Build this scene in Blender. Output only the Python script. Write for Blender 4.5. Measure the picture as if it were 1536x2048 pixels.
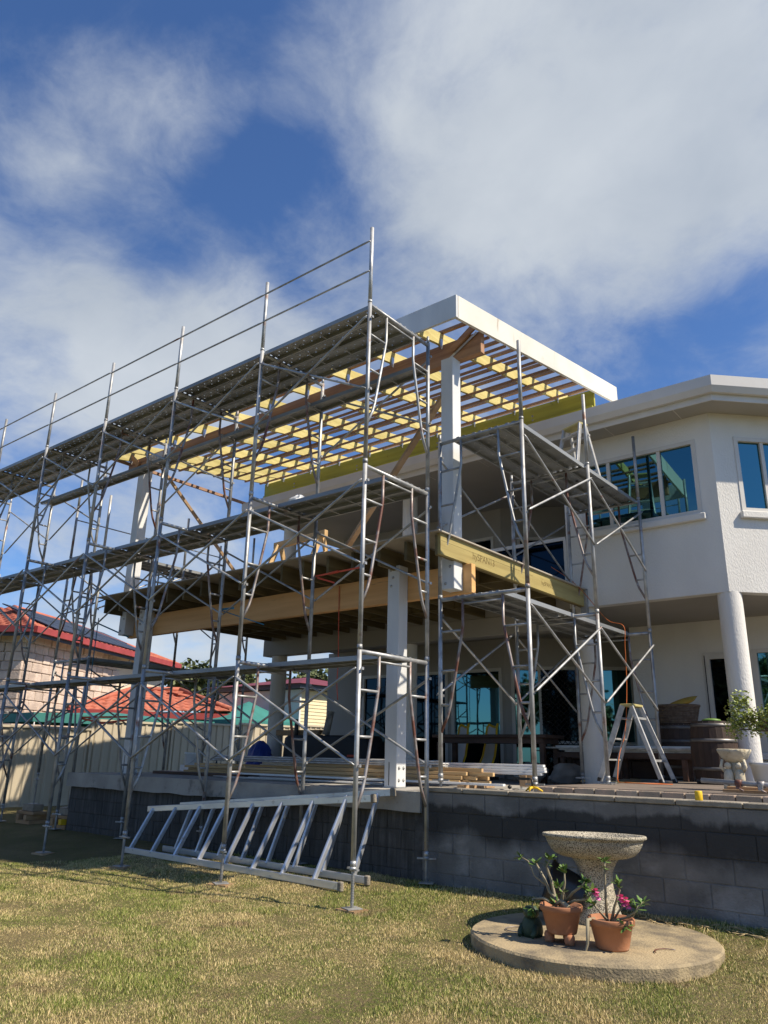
import bpy, bmesh, math, random
import numpy as np
from mathutils import Vector, Matrix, noise as mnoise
random.seed(7); R=math.radians
for o in list(bpy.data.objects): bpy.data.objects.remove(o)
scn=bpy.context.scene; col=scn.collection

# ------------------------------------------------------------------ camera (eye height is z = 0)
cam=bpy.data.cameras.new('camera'); camo=bpy.data.objects.new('camera',cam); col.objects.link(camo)
YAW,PIT,ROL=R(-39.275),R(17.83),R(1.226)
fw=Vector((math.sin(YAW)*math.cos(PIT),math.cos(YAW)*math.cos(PIT),math.sin(PIT)))
rt=Vector((math.cos(YAW),-math.sin(YAW),0)); up=rt.cross(fw)
r2=math.cos(ROL)*rt+math.sin(ROL)*up; u2=-math.sin(ROL)*rt+math.cos(ROL)*up
camo.matrix_world=Matrix(((r2.x,u2.x,-fw.x,0),(r2.y,u2.y,-fw.y,0),(r2.z,u2.z,-fw.z,0),(0,0,0,1)))
cam.sensor_fit='VERTICAL'; cam.sensor_height=24; cam.lens=1521.24/2048*24; cam.clip_start=.05; cam.clip_end=2000
scn.camera=camo

# ------------------------------------------------------------------ sky, sun, exposure
SUN=Vector((1.0,.27,1.12)).normalized()
w=bpy.data.worlds.new('World'); scn.world=w; w.use_nodes=True
nt=w.node_tree; N=nt.nodes; L=nt.links; N.clear()
def nd(t,**k):
    n=N.new(t)
    for a,b in k.items(): setattr(n,a,b)
    return n
out=nd('ShaderNodeOutputWorld'); bg=nd('ShaderNodeBackground'); bg.inputs['Strength'].default_value=.075
sky=nd('ShaderNodeTexSky'); sky.sky_type='NISHITA'; sky.sun_disc=False
sky.sun_elevation=math.asin(SUN.z); sky.sun_rotation=math.atan2(SUN.x,SUN.y)
sky.air_density=1.0; sky.dust_density=.3; sky.ozone_density=2.2
tc=nd('ShaderNodeTexCoord')
def wnoise(vec,scale,detail,rough,dist=0):
    n=nd('ShaderNodeTexNoise'); n.inputs['Scale'].default_value=scale; n.inputs['Detail'].default_value=detail
    n.inputs['Roughness'].default_value=rough; n.inputs['Distortion'].default_value=dist
    L.new(vec,n.inputs['Vector']); return n.outputs['Fac']
def wmath(op,a,b=None,c=None,clamp=False):
    n=nd('ShaderNodeMath',operation=op); n.use_clamp=clamp
    for i,x in enumerate((a,b,c)):
        if x is None: continue
        if isinstance(x,(int,float)): n.inputs[i].default_value=x
        else: L.new(x,n.inputs[i])
    return n.outputs[0]
def wdot(v):
    n=nd('ShaderNodeVectorMath',operation='DOT_PRODUCT'); L.new(dirn,n.inputs[0]); n.inputs[1].default_value=v; return n.outputs['Value']
nm=nd('ShaderNodeVectorMath',operation='NORMALIZE'); L.new(tc.outputs['Generated'],nm.inputs[0]); dirn=nm.outputs[0]
sep=nd('ShaderNodeSeparateXYZ'); L.new(dirn,sep.inputs[0])
# cloud layer seen in perspective: direction divided by height
hz=wmath('ADD',wmath('MAXIMUM',sep.outputs['Z'],0.0),.32)
cmb=nd('ShaderNodeCombineXYZ'); L.new(wmath('DIVIDE',sep.outputs['X'],hz),cmb.inputs[0]); L.new(wmath('DIVIDE',sep.outputs['Y'],hz),cmb.inputs[1]); cmb.inputs[2].default_value=3.7
cv=cmb.outputs[0]
warp=nd('ShaderNodeTexNoise'); warp.inputs['Scale'].default_value=2.4; warp.inputs['Detail'].default_value=3; L.new(cv,warp.inputs['Vector'])
wv=nd('ShaderNodeVectorMath',operation='MULTIPLY_ADD'); L.new(warp.outputs['Color'],wv.inputs[0]); wv.inputs[1].default_value=(.22,.22,.22); L.new(cv,wv.inputs[2])
n1=wnoise(wv.outputs[0],2.5,7,.56); n2=wnoise(wv.outputs[0],5.5,8,.66)
cov=wmath('ADD',wmath('MULTIPLY_ADD',n1,2.1,-.55),wmath('MULTIPLY_ADD',n2,.85,-.425))
def blob(d,r0,r1,amp):
    d=Vector(d).normalized()
    mr=nd('ShaderNodeMapRange'); mr.interpolation_type='SMOOTHSTEP'
    L.new(wdot(d),mr.inputs[0]); mr.inputs[1].default_value=math.cos(R(r1)); mr.inputs[2].default_value=math.cos(R(r0)); mr.inputs[3].default_value=0; mr.inputs[4].default_value=amp
    return mr.outputs[0]
BLOBS=[]  # (direction, inner deg, outer deg, amount)
BLOBS=[((-.348,.623,.701),4,20,.27),((-.305,.72,.624),3,18,.27),((-.433,.699,.569),2,15,.24),((-.471,.498,.728),3,14,.26),((-.157,.788,.595),4,18,.26),((-.158,.664,.731),3,18,.10),((-.10,.82,.50),3,15,.2),
 ((-.758,.303,.578),4,15,.30),((-.793,.36,.492),4,16,.40),((-.70,.488,.521),3,12,.30),((-.785,.452,.423),3,14,.30),((-.818,.542,.10),4,14,.45),((-.62,.78,.08),5,16,.3),((-.60,.60,.50),2,12,.2),
 ((-.632,.311,.71),3,12,-.24),((-.66,.40,.64),1,8,-.14),((-.50,.41,.76),1,8,-.16),((-.554,.542,.632),1,7,-.34),((-.61,.50,.61),1,7,-.24),((-.654,.466,.596),1,8,-.26),((-.747,.375,.549),0,6,-.2),((-.248,.829,.501),1,9,-.34),((-.17,.86,.47),1,8,-.2),((-.86,.42,.30),2,12,-.20)]
for b in BLOBS: cov=wmath('ADD',cov,blob(b[0],b[1],b[2]*1.15,b[3]*.85))
cr=nd('ShaderNodeMapRange'); cr.interpolation_type='SMOOTHSTEP'; L.new(cov,cr.inputs[0]); cr.inputs[1].default_value=.44; cr.inputs[2].default_value=1.32
cden=cr.outputs[0]
hzfade=nd('ShaderNodeMapRange'); L.new(sep.outputs['Z'],hzfade.inputs[0]); hzfade.inputs[1].default_value=-.02; hzfade.inputs[2].default_value=.02
shade=wnoise(wv.outputs[0],2.4,6,.55)
ccol=nd('ShaderNodeMix',data_type='RGBA'); L.new(wmath('MULTIPLY',wmath('SUBTRACT',shade,.3),1.9,clamp=True),ccol.inputs[0])
ccol.inputs[6].default_value=(4.3,4.8,5.4,1); ccol.inputs[7].default_value=(7.2,7.55,7.75,1)
skc=nd('ShaderNodeMix',data_type='RGBA'); skc.blend_type='MULTIPLY'; skc.inputs[0].default_value=1; L.new(sky.outputs[0],skc.inputs[6]); skc.inputs[7].default_value=(.70,.95,1.30,1)
mx=nd('ShaderNodeMix',data_type='RGBA'); L.new(wmath('MULTIPLY',wmath('MULTIPLY',cden,.88),hzfade.outputs[0]),mx.inputs[0]); L.new(skc.outputs[2],mx.inputs[6]); L.new(ccol.outputs[2],mx.inputs[7])
L.new(mx.outputs[2],bg.inputs['Color']); L.new(bg.outputs[0],out.inputs[0])
sl=bpy.data.lights.new('sun','SUN'); sl.energy=4.6; sl.angle=R(.53); sl.color=(1,.885,.72)
so=bpy.data.objects.new('sun',sl); col.objects.link(so); so.rotation_euler=(-SUN).to_track_quat('-Z','Y').to_euler(); so.location=(30,10,40)
scn.view_settings.view_transform='Standard'; scn.view_settings.look='None'; scn.view_settings.exposure=.58; scn.view_settings.gamma=1; scn.view_settings.use_curve_mapping=False
scn.render.engine='CYCLES'; scn.cycles.max_bounces=6; scn.cycles.diffuse_bounces=3

# ------------------------------------------------------------------ materials
def mat(name,c1,c2=None,scale=6,rough=.7,metal=0,bump=0,bscale=None,stretch=(1,1,1),world=False,rnd=.08,detail=5,lo=.35,hi=.65,c3=None,s3=2,t3=(.6,.75),st3=(1,1,1),spec=.4,coat=0):
    m=bpy.data.materials.new(name); m.use_nodes=True; nt=m.node_tree; P=nt.nodes['Principled BSDF']
    def n(t,**k):
        x=nt.nodes.new(t)
        for a,b in k.items(): setattr(x,a,b)
        return x
    ln=nt.links.new
    if world: src=n('ShaderNodeNewGeometry').outputs['Position']
    else: src=n('ShaderNodeTexCoord').outputs['Object']
    oi=n('ShaderNodeObjectInfo')
    def mapped(st,off=True):
        mp=n('ShaderNodeMapping'); mp.inputs['Scale'].default_value=st; ln(src,mp.inputs['Vector'])
        if off and not world:
            cb=n('ShaderNodeCombineXYZ'); mm=n('ShaderNodeMath',operation='MULTIPLY'); mm.inputs[1].default_value=37
            ln(oi.outputs['Random'],mm.inputs[0])
            for i in range(3): ln(mm.outputs[0],cb.inputs[i])
            ln(cb.outputs[0],mp.inputs['Location'])
        return mp.outputs[0]
    v=mapped(stretch)
    no=n('ShaderNodeTexNoise'); no.inputs['Scale'].default_value=scale; no.inputs['Detail'].default_value=detail; ln(v,no.inputs['Vector'])
    mr=n('ShaderNodeMapRange'); ln(no.outputs['Fac'],mr.inputs[0]); mr.inputs[1].default_value=lo; mr.inputs[2].default_value=hi
    mx=n('ShaderNodeMix',data_type='RGBA'); ln(mr.outputs[0],mx.inputs[0]); c2=c2 or tuple(x*.8 for x in c1)
    mx.inputs[6].default_value=(*c1,1); mx.inputs[7].default_value=(*c2,1); cur=mx.outputs[2]
    if c3:
        n3=n('ShaderNodeTexNoise'); n3.inputs['Scale'].default_value=s3; n3.inputs['Detail'].default_value=6; n3.inputs['Roughness'].default_value=.62; ln(mapped(st3),n3.inputs['Vector'])
        m3=n('ShaderNodeMapRange'); ln(n3.outputs['Fac'],m3.inputs[0]); m3.inputs[1].default_value=t3[0]; m3.inputs[2].default_value=t3[1]
        x3=n('ShaderNodeMix',data_type='RGBA'); ln(m3.outputs[0],x3.inputs[0]); ln(cur,x3.inputs[6]); x3.inputs[7].default_value=(*c3,1); cur=x3.outputs[2]
        m['c3']=1
    if rnd:
        hs=n('ShaderNodeHueSaturation'); a=n('ShaderNodeMath',operation='MULTIPLY_ADD'); ln(oi.outputs['Random'],a.inputs[0]); a.inputs[1].default_value=2*rnd; a.inputs[2].default_value=1-rnd
        ln(a.outputs[0],hs.inputs['Value']); ln(cur,hs.inputs['Color']); cur=hs.outputs[0]
    ln(cur,P.inputs['Base Color']); P.inputs['Metallic'].default_value=metal; P.inputs['Specular IOR Level'].default_value=spec
    if coat: P.inputs['Coat Weight'].default_value=coat
    rm=n('ShaderNodeMapRange'); ln(no.outputs['Fac'],rm.inputs[0]); rm.inputs[3].default_value=max(.02,rough-.12); rm.inputs[4].default_value=min(1,rough+.12); ln(rm.outputs[0],P.inputs['Roughness'])
    if c3 and metal: # rust is not metal
        iv=n('ShaderNodeMath',operation='MULTIPLY_ADD'); ln(m3.outputs[0],iv.inputs[0]); iv.inputs[1].default_value=-metal; iv.inputs[2].default_value=metal; ln(iv.outputs[0],P.inputs['Metallic'])
    if bump:
        nb=n('ShaderNodeTexNoise'); nb.inputs['Scale'].default_value=bscale or scale*3; nb.inputs['Detail'].default_value=6; ln(v,nb.inputs['Vector'])
        b=n('ShaderNodeBump'); b.inputs['Strength'].default_value=bump; b.inputs['Distance'].default_value=.02; ln(nb.outputs['Fac'],b.inputs['Height']); ln(b.outputs[0],P.inputs['Normal'])
    return m
MT={}
MT['galv']=mat('galvanised_tube',(.46,.465,.46),(.27,.275,.275),7,.5,.5,.05,40,rnd=.16,c3=(.20,.085,.05),s3=3.2,t3=(.60,.70))
MT['galv_rusty']=mat('rusty_tube',(.40,.39,.38),(.24,.20,.18),7,.5,.5,.08,40,rnd=.1,c3=(.15,.06,.04),s3=2.2,t3=(.46,.58))
MT['plank']=mat('galvanised_plank',(.34,.355,.365),(.22,.235,.245),4,.5,.35,.04,30,stretch=(.3,1,1),rnd=.14)
MT['alu']=mat('aluminium',(.66,.68,.70),(.48,.50,.52),5,.36,.7,.03,30,stretch=(.3,1,1),c3=(.4,.38,.35),s3=9,t3=(.62,.72))
MT['alu_dull']=mat('weathered_aluminium',(.55,.55,.54),(.38,.38,.37),8,.5,.5,.04,30,c3=(.3,.29,.27),s3=12,t3=(.58,.7))
def blockmat(name,all_damp):
    m=mat(name,(.205,.20,.19),(.14,.137,.13),3.4,.92,0,.5,55,world=True,rnd=.05,c3=(.30,.295,.285),s3=2.2,t3=(.52,.70),st3=(1,1,1.4))
    nt=m.node_tree; P=nt.nodes['Principled BSDF']; ln=nt.links.new; cur=P.inputs['Base Color'].links[0].from_socket
    g=nt.nodes.new('ShaderNodeNewGeometry'); sp=nt.nodes.new('ShaderNodeSeparateXYZ'); ln(g.outputs['Position'],sp.inputs[0])
    mp=nt.nodes.new('ShaderNodeMapping'); mp.inputs['Scale'].default_value=(1,1,.45) if not all_damp else (7,1,.5); ln(g.outputs['Position'],mp.inputs['Vector'])
    n=nt.nodes.new('ShaderNodeTexNoise'); n.inputs['Scale'].default_value=3.1; n.inputs['Detail'].default_value=7; n.inputs['Roughness'].default_value=.6; ln(mp.outputs[0],n.inputs['Vector'])
    def mt(op,a,b):
        x=nt.nodes.new('ShaderNodeMath'); x.operation=op
        for i,q in enumerate((a,b)):
            if isinstance(q,(int,float)): x.inputs[i].default_value=q
            else: ln(q,x.inputs[i])
        return x.outputs[0]
    def mr(x,a,b,c=0,d=1):
        q=nt.nodes.new('ShaderNodeMapRange'); ln(x,q.inputs[0])
        for i,v in enumerate((a,b,c,d)): q.inputs[i+1].default_value=v
        return q.outputs[0]
    if all_damp: f=mr(n.outputs['Fac'],.36,.58,1.0,.72)
    else:
        n2=nt.nodes.new('ShaderNodeTexNoise'); n2.inputs['Scale'].default_value=.9; n2.inputs['Detail'].default_value=2; ln(g.outputs['Position'],n2.inputs['Vector'])
        zz=mt('ADD',sp.outputs['Z'],mt('ADD',mt('MULTIPLY',mt('SUBTRACT',n.outputs['Fac'],.5),.34),mt('MULTIPLY',mt('SUBTRACT',n2.outputs['Fac'],.5),.30)))
        f=mt('MULTIPLY',mr(zz,-.455,-.50),mr(zz,-.86,-.70))   # wet stain below the top course, drying out further down
        f=mt('MULTIPLY',f,.92)
    mx=nt.nodes.new('ShaderNodeMix'); mx.data_type='RGBA'; ln(f,mx.inputs[0]); ln(cur,mx.inputs[6]); mx.inputs[7].default_value=(.040,.039,.037,1) if not all_damp else (.050,.048,.044,1); ln(mx.outputs[2],P.inputs['Base Color'])
    return m
MT['block']=blockmat('concrete_block',False); MT['block_damp']=blockmat('damp_block',True)
MT['mortar']=mat('mortar',(.09,.09,.088),(.05,.05,.05),8,.95,0,.4,60,world=True)
MT['cap']=mat('cap_concrete',(.33,.29,.225),(.22,.195,.155),7,.9,0,.4,60,rnd=.12)
MT['slab']=mat('slab_concrete',(.41,.39,.35),(.30,.285,.255),2.2,.9,0,.4,45,world=True,rnd=0,c3=(.17,.16,.145),s3=4.2,t3=(.56,.70))
MT['patio']=mat('patio_paving',(.20,.16,.13),(.13,.11,.09),2.2,.9,0,.3,30,world=True,rnd=0)
MT['paver']=mat('clay_paver',(.40,.30,.23),(.27,.23,.18),6,.9,0,.4,50,rnd=.25)
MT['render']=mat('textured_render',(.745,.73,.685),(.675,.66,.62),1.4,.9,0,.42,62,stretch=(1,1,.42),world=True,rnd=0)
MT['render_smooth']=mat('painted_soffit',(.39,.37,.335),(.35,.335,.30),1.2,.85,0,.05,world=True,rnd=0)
MT['trim']=mat('cream_trim',(.64,.62,.575),(.58,.56,.52),3,.5,0,0,rnd=.03)
MT['gutter']=mat('painted_gutter',(.64,.625,.595),(.58,.565,.54),2,.38,0,.02,rnd=0)
MT['roofm']=mat('roof_sheet',(.66,.66,.65),(.58,.58,.57),2,.4,.1,.02,rnd=0)
MT['whitepost']=mat('primed_white_timber',(.66,.665,.65),(.56,.57,.57),3.5,.6,0,.08,30,stretch=(1,1,.25),rnd=.03,c3=(.42,.40,.36),s3=5,t3=(.68,.78),st3=(1,1,.3))
MT['fascia']=mat('primed_fascia',(.66,.635,.56),(.58,.56,.49),2.2,.6,0,.05,30,rnd=.02,c3=(.36,.29,.21),s3=2.6,t3=(.64,.74),st3=(2.2,2.2,.4))
MT['lvl']=mat('laminated_beam',(.76,.43,.17),(.63,.335,.12),5,.6,0,.06,30,stretch=(.12,1,2.2),rnd=.04,c3=(.22,.10,.04),s3=7,t3=(.66,.76),st3=(.12,1,2.6))
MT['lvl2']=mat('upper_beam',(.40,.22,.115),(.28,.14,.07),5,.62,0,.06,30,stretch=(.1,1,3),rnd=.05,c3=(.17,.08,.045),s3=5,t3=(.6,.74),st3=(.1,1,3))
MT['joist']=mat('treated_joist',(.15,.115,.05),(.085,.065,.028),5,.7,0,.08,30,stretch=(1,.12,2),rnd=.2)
MT['hyspan']=mat('treated_side_beam',(.39,.315,.12),(.29,.225,.08),6,.65,0,.06,30,stretch=(1,.15,2),rnd=.03,c3=(.24,.16,.05),s3=6,t3=(.62,.74),st3=(1,.2,2))
MT['rafter']=mat('treated_rafter',(.57,.49,.20),(.44,.37,.125),7,.7,0,.08,40,stretch=(1,.25,2),rnd=.1,c3=(.33,.23,.08),s3=9,t3=(.62,.75),st3=(1,.3,1.6))
MT['ledger']=mat('green_treated_ledger',(.43,.40,.05),(.33,.30,.035),4,.6,0,.05,30,stretch=(.15,1,2),rnd=0,c3=(.20,.15,.02),s3=5,t3=(.64,.74))
MT['batten']=mat('hardwood_batten',(.36,.215,.14),(.25,.145,.09),4,.65,0,.06,30,stretch=(.15,1,2),rnd=.16)
MT['sheet']=mat('deck_sheet',(.42,.38,.32),(.36,.32,.27),3,.85,0,.05,rnd=.04)
MT['pine']=mat('pine_timber',(.64,.44,.22),(.50,.32,.14),5,.65,0,.06,30,stretch=(.12,1,2),rnd=.16)
MT['pine_dark']=mat('weathered_pine',(.42,.28,.16),(.30,.19,.10),5,.7,0,.06,30,stretch=(.15,1,2),rnd=.15)
MT['whitealu']=mat('white_section',(.78,.78,.77),(.70,.70,.69),3,.4,.1,0,rnd=.06)
MT['darkwood']=mat('dark_hardwood',(.085,.042,.026),(.05,.026,.017),4,.5,0,.05,20,stretch=(.2,1,2),rnd=.1)
MT['barrel']=mat('barrel_oak',(.06,.034,.022),(.033,.02,.014),5,.7,0,.15,30,stretch=(2,2,.3),rnd=.05)
MT['hoop']=mat('barrel_hoop',(.19,.18,.17),(.11,.105,.10),6,.5,.6,.05,30)
MT['wicker']=mat('wicker',(.20,.15,.11),(.12,.085,.06),20,.8,0,.4,60)
MT['terra']=mat('terracotta',(.43,.195,.10),(.33,.145,.075),5,.85,0,.12,40,rnd=.08,c3=(.54,.33,.22),s3=4,t3=(.58,.74))
MT['bathstone']=mat('speckled_stone',(.55,.50,.39),(.40,.36,.27),4,.95,0,.6,70,rnd=0,c3=(.05,.045,.035),s3=120,t3=(.50,.57))
MT['disc']=mat('aged_concrete',(.40,.315,.185),(.29,.235,.145),3,.95,0,.5,60,world=True,rnd=0,c3=(.15,.125,.09),s3=3.0,t3=(.46,.66))
MT['blackplastic']=mat('black_plastic',(.012,.012,.013),(.02,.02,.02),5,.4)
MT['blackmatt']=mat('black_cover',(.012,.013,.015),(.022,.023,.026),3,.6,0,.2,6)
MT['screenmesh']=mat('screen_black',(.015,.015,.015),(.02,.02,.02),5,.5)
MT['orange']=mat('orange_cord',(.60,.15,.025),(.5,.12,.02),5,.5)
MT['redstrap']=mat('red_strap',(.62,.09,.04),(.5,.07,.035),8,.7)
MT['bluestrap']=mat('teal_strap',(.03,.20,.30),(.025,.16,.25),8,.7)
MT['yellow']=mat('yellow_plastic',(.80,.52,.02),(.72,.45,.02),5,.45)
MT['cushion']=mat('yellow_cushion',(.62,.42,.08),(.52,.34,.06),4,.85,0,.15,12)
MT['white']=mat('white_plastic',(.74,.74,.72),(.66,.66,.64),4,.45)
MT['cream']=mat('cream_statue',(.62,.56,.42),(.48,.42,.30),9,.9,0,.4,40,c3=(.25,.2,.12),s3=9,t3=(.60,.70))
MT['greenorn']=mat('green_glaze',(.02,.04,.025),(.045,.075,.04),14,.55)
MT['leaf']=mat('succulent_leaf',(.14,.24,.05),(.09,.17,.035),5,.5,rnd=.2)
MT['leafb']=mat('bonsai_leaf',(.30,.34,.08),(.17,.22,.045),9,.5,rnd=.2)
MT['stem']=mat('succulent_stem',(.34,.29,.19),(.24,.21,.14),9,.7,0,.1,30)
MT['flower']=mat('pink_flower',(.75,.04,.20),(.82,.2,.42),12,.5)
MT['soil']=mat('soil',(.10,.06,.04),(.06,.04,.03),12,.95,0,.6,40)
MT['fence']=mat('cream_steel_fence',(.50,.435,.32),(.46,.40,.295),1.5,.45,0,0,world=True,rnd=.02)
MT['tile']=mat('red_roof_tile',(.47,.145,.085),(.34,.10,.062),6,.7,0,.1,40,world=True,rnd=.05)
MT['barge']=mat('red_gutter',(.33,.055,.05),(.27,.045,.04),3,.5)
MT['stone']=mat('pink_split_stone',(.62,.50,.41),(.48,.38,.315),4,.9,0,.8,22,rnd=.16)
MT['creamwall']=mat('cream_wall',(.66,.56,.42),(.60,.51,.38),2,.85,world=True,rnd=0)
MT['whitewall']=mat('white_wall',(.60,.62,.63),(.55,.57,.58),2,.85,world=True,rnd=0)
MT['weatherboard']=mat('cream_weatherboard',(.70,.62,.40),(.63,.56,.36),3,.7,rnd=.05)
MT['maroon']=mat('maroon_roof',(.20,.025,.03),(.15,.02,.025),2,.5)
MT['navy']=mat('navy_fascia',(.03,.04,.06),(.04,.05,.07),2,.5)
MT['teal']=mat('teal_canopy',(.04,.20,.18),(.035,.17,.15),3,.75,0,.05,world=True)
MT['solar']=mat('solar_cell',(.010,.016,.035),(.014,.02,.045),4,.4,spec=.25)
MT['bark']=mat('bark',(.20,.15,.10),(.12,.09,.06),8,.9,0,.4,30)
MT['foliage']=mat('gum_foliage',(.15,.17,.065),(.085,.11,.04),1.2,.6,rnd=.1,world=True)
MT['straw']=mat('straw_litter',(.50,.40,.22),(.38,.29,.15),9,.9)
MT['sack']=mat('grey_sack',(.26,.255,.24),(.17,.165,.155),4,.9,0,.3,9)
MT['ladder_top']=mat('faded_yellow',(.46,.40,.17),(.38,.33,.13),5,.6)
MT['tarp']=mat('blue_tarp',(.02,.05,.28),(.015,.035,.2),4,.45,0,.4,9)
MT['stamp']=mat('ink_stamp',(.15,.105,.03),(.12,.085,.025),8,.8)
MT['paper']=mat('printed_tag',(.55,.56,.58),(.5,.5,.52),8,.8)
MT['ac']=mat('aircon_white',(.66,.64,.58),(.6,.58,.53),3,.5)
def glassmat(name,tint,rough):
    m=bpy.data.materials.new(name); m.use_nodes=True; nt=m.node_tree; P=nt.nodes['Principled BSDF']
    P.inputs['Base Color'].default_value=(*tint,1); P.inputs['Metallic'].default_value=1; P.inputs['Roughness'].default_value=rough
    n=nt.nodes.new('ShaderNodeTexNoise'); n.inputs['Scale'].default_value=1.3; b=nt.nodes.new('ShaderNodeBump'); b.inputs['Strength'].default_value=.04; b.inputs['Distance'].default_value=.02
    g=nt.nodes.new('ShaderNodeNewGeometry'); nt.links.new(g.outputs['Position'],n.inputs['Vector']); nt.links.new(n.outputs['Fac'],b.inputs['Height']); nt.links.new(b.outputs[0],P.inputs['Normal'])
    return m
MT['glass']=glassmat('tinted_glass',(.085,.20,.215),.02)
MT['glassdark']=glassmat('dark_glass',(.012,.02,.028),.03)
# lawn: living green, dry straw patches
def lawnmat(name,blade):
    m=bpy.data.materials.new(name); m.use_nodes=True; nt=m.node_tree; P=nt.nodes['Principled BSDF']; ln=nt.links.new
    g=nt.nodes.new('ShaderNodeNewGeometry')
    def ns(sc,de,ro=.55):
        n=nt.nodes.new('ShaderNodeTexNoise'); n.inputs['Scale'].default_value=sc; n.inputs['Detail'].default_value=de; n.inputs['Roughness'].default_value=ro; ln(g.outputs['Position'],n.inputs['Vector']); return n.outputs['Fac']
    def mr(x,a,b):
        n=nt.nodes.new('ShaderNodeMapRange'); ln(x,n.inputs[0]); n.inputs[1].default_value=a; n.inputs[2].default_value=b; return n.outputs[0]
    def mix(f,a,b):
        n=nt.nodes.new('ShaderNodeMix'); n.data_type='RGBA'; ln(f,n.inputs[0])
        for i,x in((6,a),(7,b)):
            if isinstance(x,tuple): n.inputs[i].default_value=(*x,1)
            else: ln(x,n.inputs[i])
        return n.outputs[2]
    patch=mr(ns(1.1,6,.65),.40,.68)
    if blade:
        ri=g.outputs['Random Per Island']
        a=mix(ri,(.12,.165,.026),(.31,.36,.075)); b=mix(ri,(.34,.26,.10),(.78,.62,.33))
        ad=nt.nodes.new('ShaderNodeMath'); ad.operation='MULTIPLY_ADD'; ln(ri,ad.inputs[0]); ad.inputs[1].default_value=.95; ln(patch,ad.inputs[2])
        c=mix(mr(ad.outputs[0],.45,1.15),a,b); c=mix(mr(ns(2.3,5,.6),.58,.68),c,mix(ri,(.19,.13,.065),(.46,.35,.19)))
        P.inputs['Roughness'].default_value=.6
        P.inputs['Subsurface Weight'].default_value=0
    else:
        c=mix(patch,(.10,.11,.028),(.22,.175,.075)); c=mix(mr(ns(30,4),.4,.62),c,(.15,.115,.06))
        P.inputs['Roughness'].default_value=1
        b=nt.nodes.new('ShaderNodeBump'); b.inputs['Strength'].default_value=.8; b.inputs['Distance'].default_value=.03; ln(ns(55,5),b.inputs['Height']); ln(b.outputs[0],P.inputs['Normal'])
    P.inputs['Specular IOR Level'].default_value=.2
    ln(c,P.inputs['Base Color']); return m
MT['lawn']=lawnmat('lawn_soil',False); MT['blade']=lawnmat('grass_blade',True)

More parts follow.
